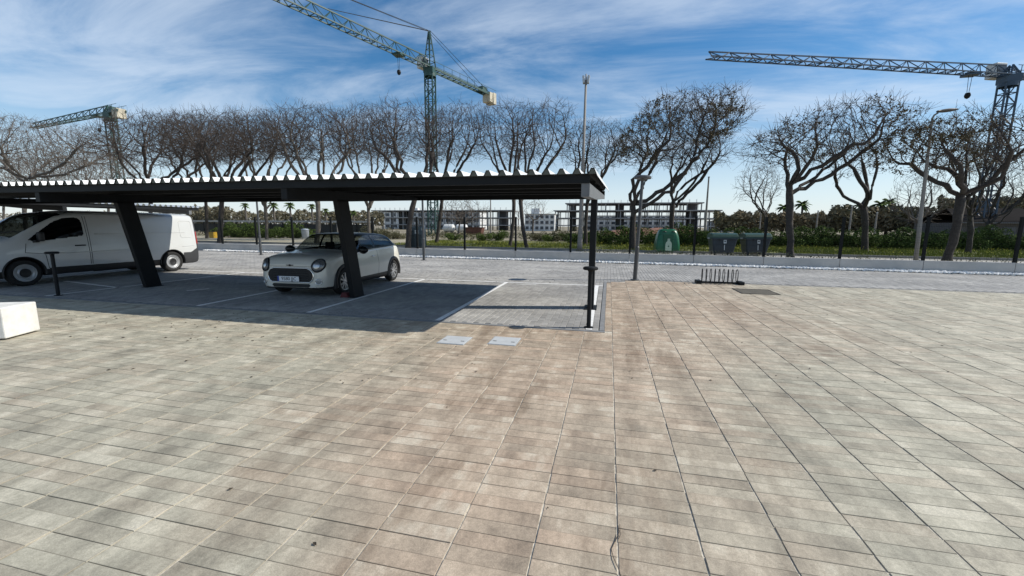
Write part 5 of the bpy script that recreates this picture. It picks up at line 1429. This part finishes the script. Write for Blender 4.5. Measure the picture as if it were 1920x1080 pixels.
# tanks and skip on site
for px, lb in ((842, 'white tank on the building site, left of the pair'), (866, 'white tank on the building site, right of the pair')):
    p = A(px, 436, 78); t = empty('white_tank', (p.x, 78, 0)); tag(t, lb, 'tank', 'white site tanks')
    mb = MB(); mb.lathe([(0, -1.1), (.5, -1.08), (.72, -.95), (.75, -.8), (.75, .8), (.72, .95), (.5, 1.08), (0, 1.1)], 20, AX[1], (0, 0, 1.15)); mb.build('drum', mat('tank_white', (.68, .68, .66), .5), t, smooth=True)
    for s_ in (-1, 1):
        mb = MB(); mb.box((s_*.6, 0, .25), (.15, 1.2, .5)); mb.build('saddle', M_STEEL, t)
p = A(890, 438, 72); t = empty('rusty_skip', (p.x, 72, 0)); tag(t, 'rust red skip on the building site', 'skip')
mb = MB(); mb.prism([(-1.3, 0, 0), (1.3, 0, 0), (1.7, 0, 1.3), (-1.7, 0, 1.3)], (0, -.9, 0), (0, .9, 0)); mb.build('hull', mat('rust', (.13, .055, .035), .8, noise_amt=.4, nscale=1), t)
mb = MB(); mb.box((0, -.92, 1.3), (3.5, .1, .12)); mb.box((0, .92, 1.3), (3.5, .1, .12)); mb.build('rim', MATS['rust'], t)
# red earth bank behind the hedge
mb = MB(); n_ = 60; xa = A(1130, 425, 95).x; xb = A(1330, 425, 95).x
for i in range(n_+1):
    x = xa+(xb-xa)*i/n_; e = math.sin(math.pi*i/n_)**.5
    for j, (yy, zz_) in enumerate(((90, -.04), (93, .9), (96, 1.5), (99, 1.4), (103, -.04))): mb.v.append((x, yy, zz_*e*(1+.25*noise.noise(Vector((x*.3, j, 0)))) - .02))
for i in range(n_):
    for j in range(4): mb.f.append((i*5+j, (i+1)*5+j, (i+1)*5+j+1, i*5+j+1))
tag(mb.build('earth_bank', mat('red_earth', (.21, .10, .065), .95, noise_amt=.3, nscale=.5)), kind='structure')

# ------------------------------------------------------------------ tower cranes
def lattice(mb, a, b, wd, ht, n, chord, lace, tri=False, wd1=None, ht1=None):
    a = Vector(a); b = Vector(b); d = (b-a).normalized()
    up = Vector((0, 0, 1)) if abs(d.z) < .9 else Vector((0, 1, 0))
    x = d.cross(up).normalized(); z = x.cross(d).normalized()
    wd1 = wd1 or wd; ht1 = ht1 or ht
    def pt(i, k):
        f_ = i/n; w_ = wd+(wd1-wd)*f_; h_ = ht+(ht1-ht)*f_; o = a.lerp(b, f_)
        if tri: return o+[x*w_/2, -x*w_/2, z*h_][k]
        return o+[x*w_/2+z*h_/2, -x*w_/2+z*h_/2, -x*w_/2-z*h_/2, x*w_/2-z*h_/2][k]
    K = 3 if tri else 4
    for k in range(K): mb.beam(pt(0, k), pt(n, k), chord, chord)
    for i in range(n):
        for k in range(K):
            q = (k+1) % K
            if (i+k) % 2: mb.beam(pt(i, k), pt(i+1, q), lace, lace)
            else: mb.beam(pt(i, q), pt(i+1, k), lace, lace)
            if tri and k == 0: mb.beam(pt(i, 0), pt(i, 1), lace, lace)
            if not tri: mb.beam(pt(i, k), pt(i, q), lace, lace)
    return mb
def crane(jpx, dep, jib_px, jl, cnt_px, cl, mw_, m, label, apex=None, jh=1.5, weights=1.0, tip_h=None, cab=True, pend=True, chord=.14, lace=.075):
    J = D(*jpx, dep); zj = J.z; b = Vector((J.x, J.y, 0)); t = empty('tower_crane', b); tag(t, label, 'crane')
    L = lambda p: Vector(p)-b
    je = G(jib_px[0], jib_px[1], zj); jd = (je-J); jd.z = 0; jd.normalize()
    lattice(MB(), L(b), L(J)-Vector((0, 0, .8)), mw_, mw_, int(zj/(mw_*1.05)), chord*1.25, lace*1.15).build('mast', m, t)
    mb = MB(); mb.box(L(J)-Vector((0, 0, .4)), (mw_*1.25, mw_*1.25, .9)); mb.lathe([(mw_*.75, -1.3), (mw_*.75, -.8)], 20, None, L(J)); mb.build('slewing_ring', m, t)
    j0 = J+jd*mw_*.6; j1 = J+jd*jl
    lattice(MB(), L(j0), L(j1), 1.25, jh, int(jl/1.25), chord, lace, True, 1.0, tip_h or jh*.75).build('jib', m, t)
    c1 = J-jd*cl; mb = MB(); s_ = jd.cross(Vector((0, 0, 1))).normalized()
    for k in (-1, 1): mb.beam(L(J+s_*k*.6), L(c1+s_*k*.6), .16, .35)
    for i in range(int(cl/1.4)):
        p_ = J-jd*(1.4*i+.5); mb.beam(L(p_+s_*.6), L(p_-s_*.6), .1, .1); mb.beam(L(p_+s_*.6), L(p_-jd*1.4-s_*.6), .06, .06)
    for k in (-1, 1):
        mb.beam(L(J+s_*k*.7+Vector((0, 0, 1.0))), L(c1+s_*k*.7+Vector((0, 0, 1.0))), .05, .05)
        for i in range(int(cl/2)): mb.beam(L(J-jd*(2*i+.5)+s_*k*.7), L(J-jd*(2*i+.5)+s_*k*.7+Vector((0, 0, 1.0))), .05, .05)
    mb.build('counter_jib', m, t)
    if weights:
        Mz = Matrix((s_, jd, Vector((0, 0, 1)))).transposed()
        for k in range(2):
            mb = MB(); mb.box(L(c1+jd*(.6+1.15*k*weights)-Vector((0, 0, .55*weights))), (1.7*weights, .95*weights, (2.0-.3*k)*weights), M=Mz); mb.build('counterweight', M_CW, t, bevel=.05)
        mb = MB(); mb.box(L(c1+jd*3.4*weights+Vector((0, 0, .5))), (1.1*weights, 1.3*weights, .8*weights), M=Mz); mb.build('winch', m, t)
    if apex:
        ap = J+Vector((0, 0, apex)); mb = MB()
        for k in (-1, 1):
            mb.beam(L(J+s_*k*.6+jd*.7), L(ap+s_*k*.15), .16, .16); mb.beam(L(J+s_*k*.6-jd*.7), L(ap+s_*k*.15), .16, .16)
        for i in range(1, 6):
            f_ = i/6; q_ = [J.lerp(ap, f_)+s_*sx*(.6-.45*f_)+jd*sy*(.7*(1-f_)) for sx, sy in ((1, 1), (-1, 1), (-1, -1), (1, -1))]
            for u_ in range(4): mb.beam(L(q_[u_]), L(q_[(u_+1) % 4]), .07, .07)
        mb.build('tower_head', m, t)
        if pend:
            mb = MB()
            for k in (-1, 1):
                mb.tube([L(ap+s_*k*.12), L(J+jd*jl*.38+Vector((0, 0, jh)))], .035, 5); mb.tube([L(ap+s_*k*.12), L(J+jd*jl*.8+Vector((0, 0, jh)))], .035, 5)
                mb.tube([L(ap+s_*k*.2), L(c1+jd*1.5+s_*k*.6)], .035, 5)
            mb.build('tie_cables', M_STEEL, t)
    if cab:
        cp = J+s_*1.3+jd*.2+Vector((0, 0, .9)) if apex else J+s_*1.2-Vector((0, 0, 1.2))
        Mz = Matrix((s_, jd, Vector((0, 0, 1)))).transposed()
        mb = MB(); mb.box(L(cp), (1.1, 1.5, 1.7), M=Mz); c_ = mb.build('cab', mat('cab_white', (.5, .5, .48), .5), t, bevel=.05)
        mb = MB(); mb.box(L(cp+Vector((0, 0, .2))), (1.14, 1.3, .8), M=Mz); mb.build('cab_window', mat('win_dark', (.05, .06, .075), .2), c_)
    tr = J+jd*jl*.14; mb = MB(); mb.box(L(tr-Vector((0, 0, .15))), (1.3, 1.3, .25)); trl = mb.build('trolley', m, t)
    mb = MB()
    for k in (-1, 1): mb.tube([L(tr+s_*k*.2), L(tr+s_*k*.1-Vector((0, 0, 2.2)))], .025, 5)
    mb.lathe([(0, -2.9), (.22, -2.75), (.30, -2.5), (.22, -2.2), (0, -2.15)], 10, None, L(tr)); mb.build('hook_block', M_STEEL, trl)
    return t
crane((806, 128), 65, (530, 2), 46, (920, 180), 17.2, 1.25, M_GREENC, 'large green tower crane above the carport with its jib overhead', apex=5.4)
crane((1893, 142), 50, (1328, 108), None or (G(1328, 108, D(1893, 142, 50).z)-D(1893, 142, 50)).length, None, 11, 1.2, M_BLUEC, 'dark blue tower crane at the right edge with long level jib', apex=1.2, pend=False, jh=1.15, tip_h=.6, chord=.12)
crane((206, 212), 73, (95, 234), 30, None, 4.0, 1.15, M_GREENC, 'small green tower crane behind the trees at the left', apex=1.3, pend=False, jh=1.3, weights=.8, cab=False)
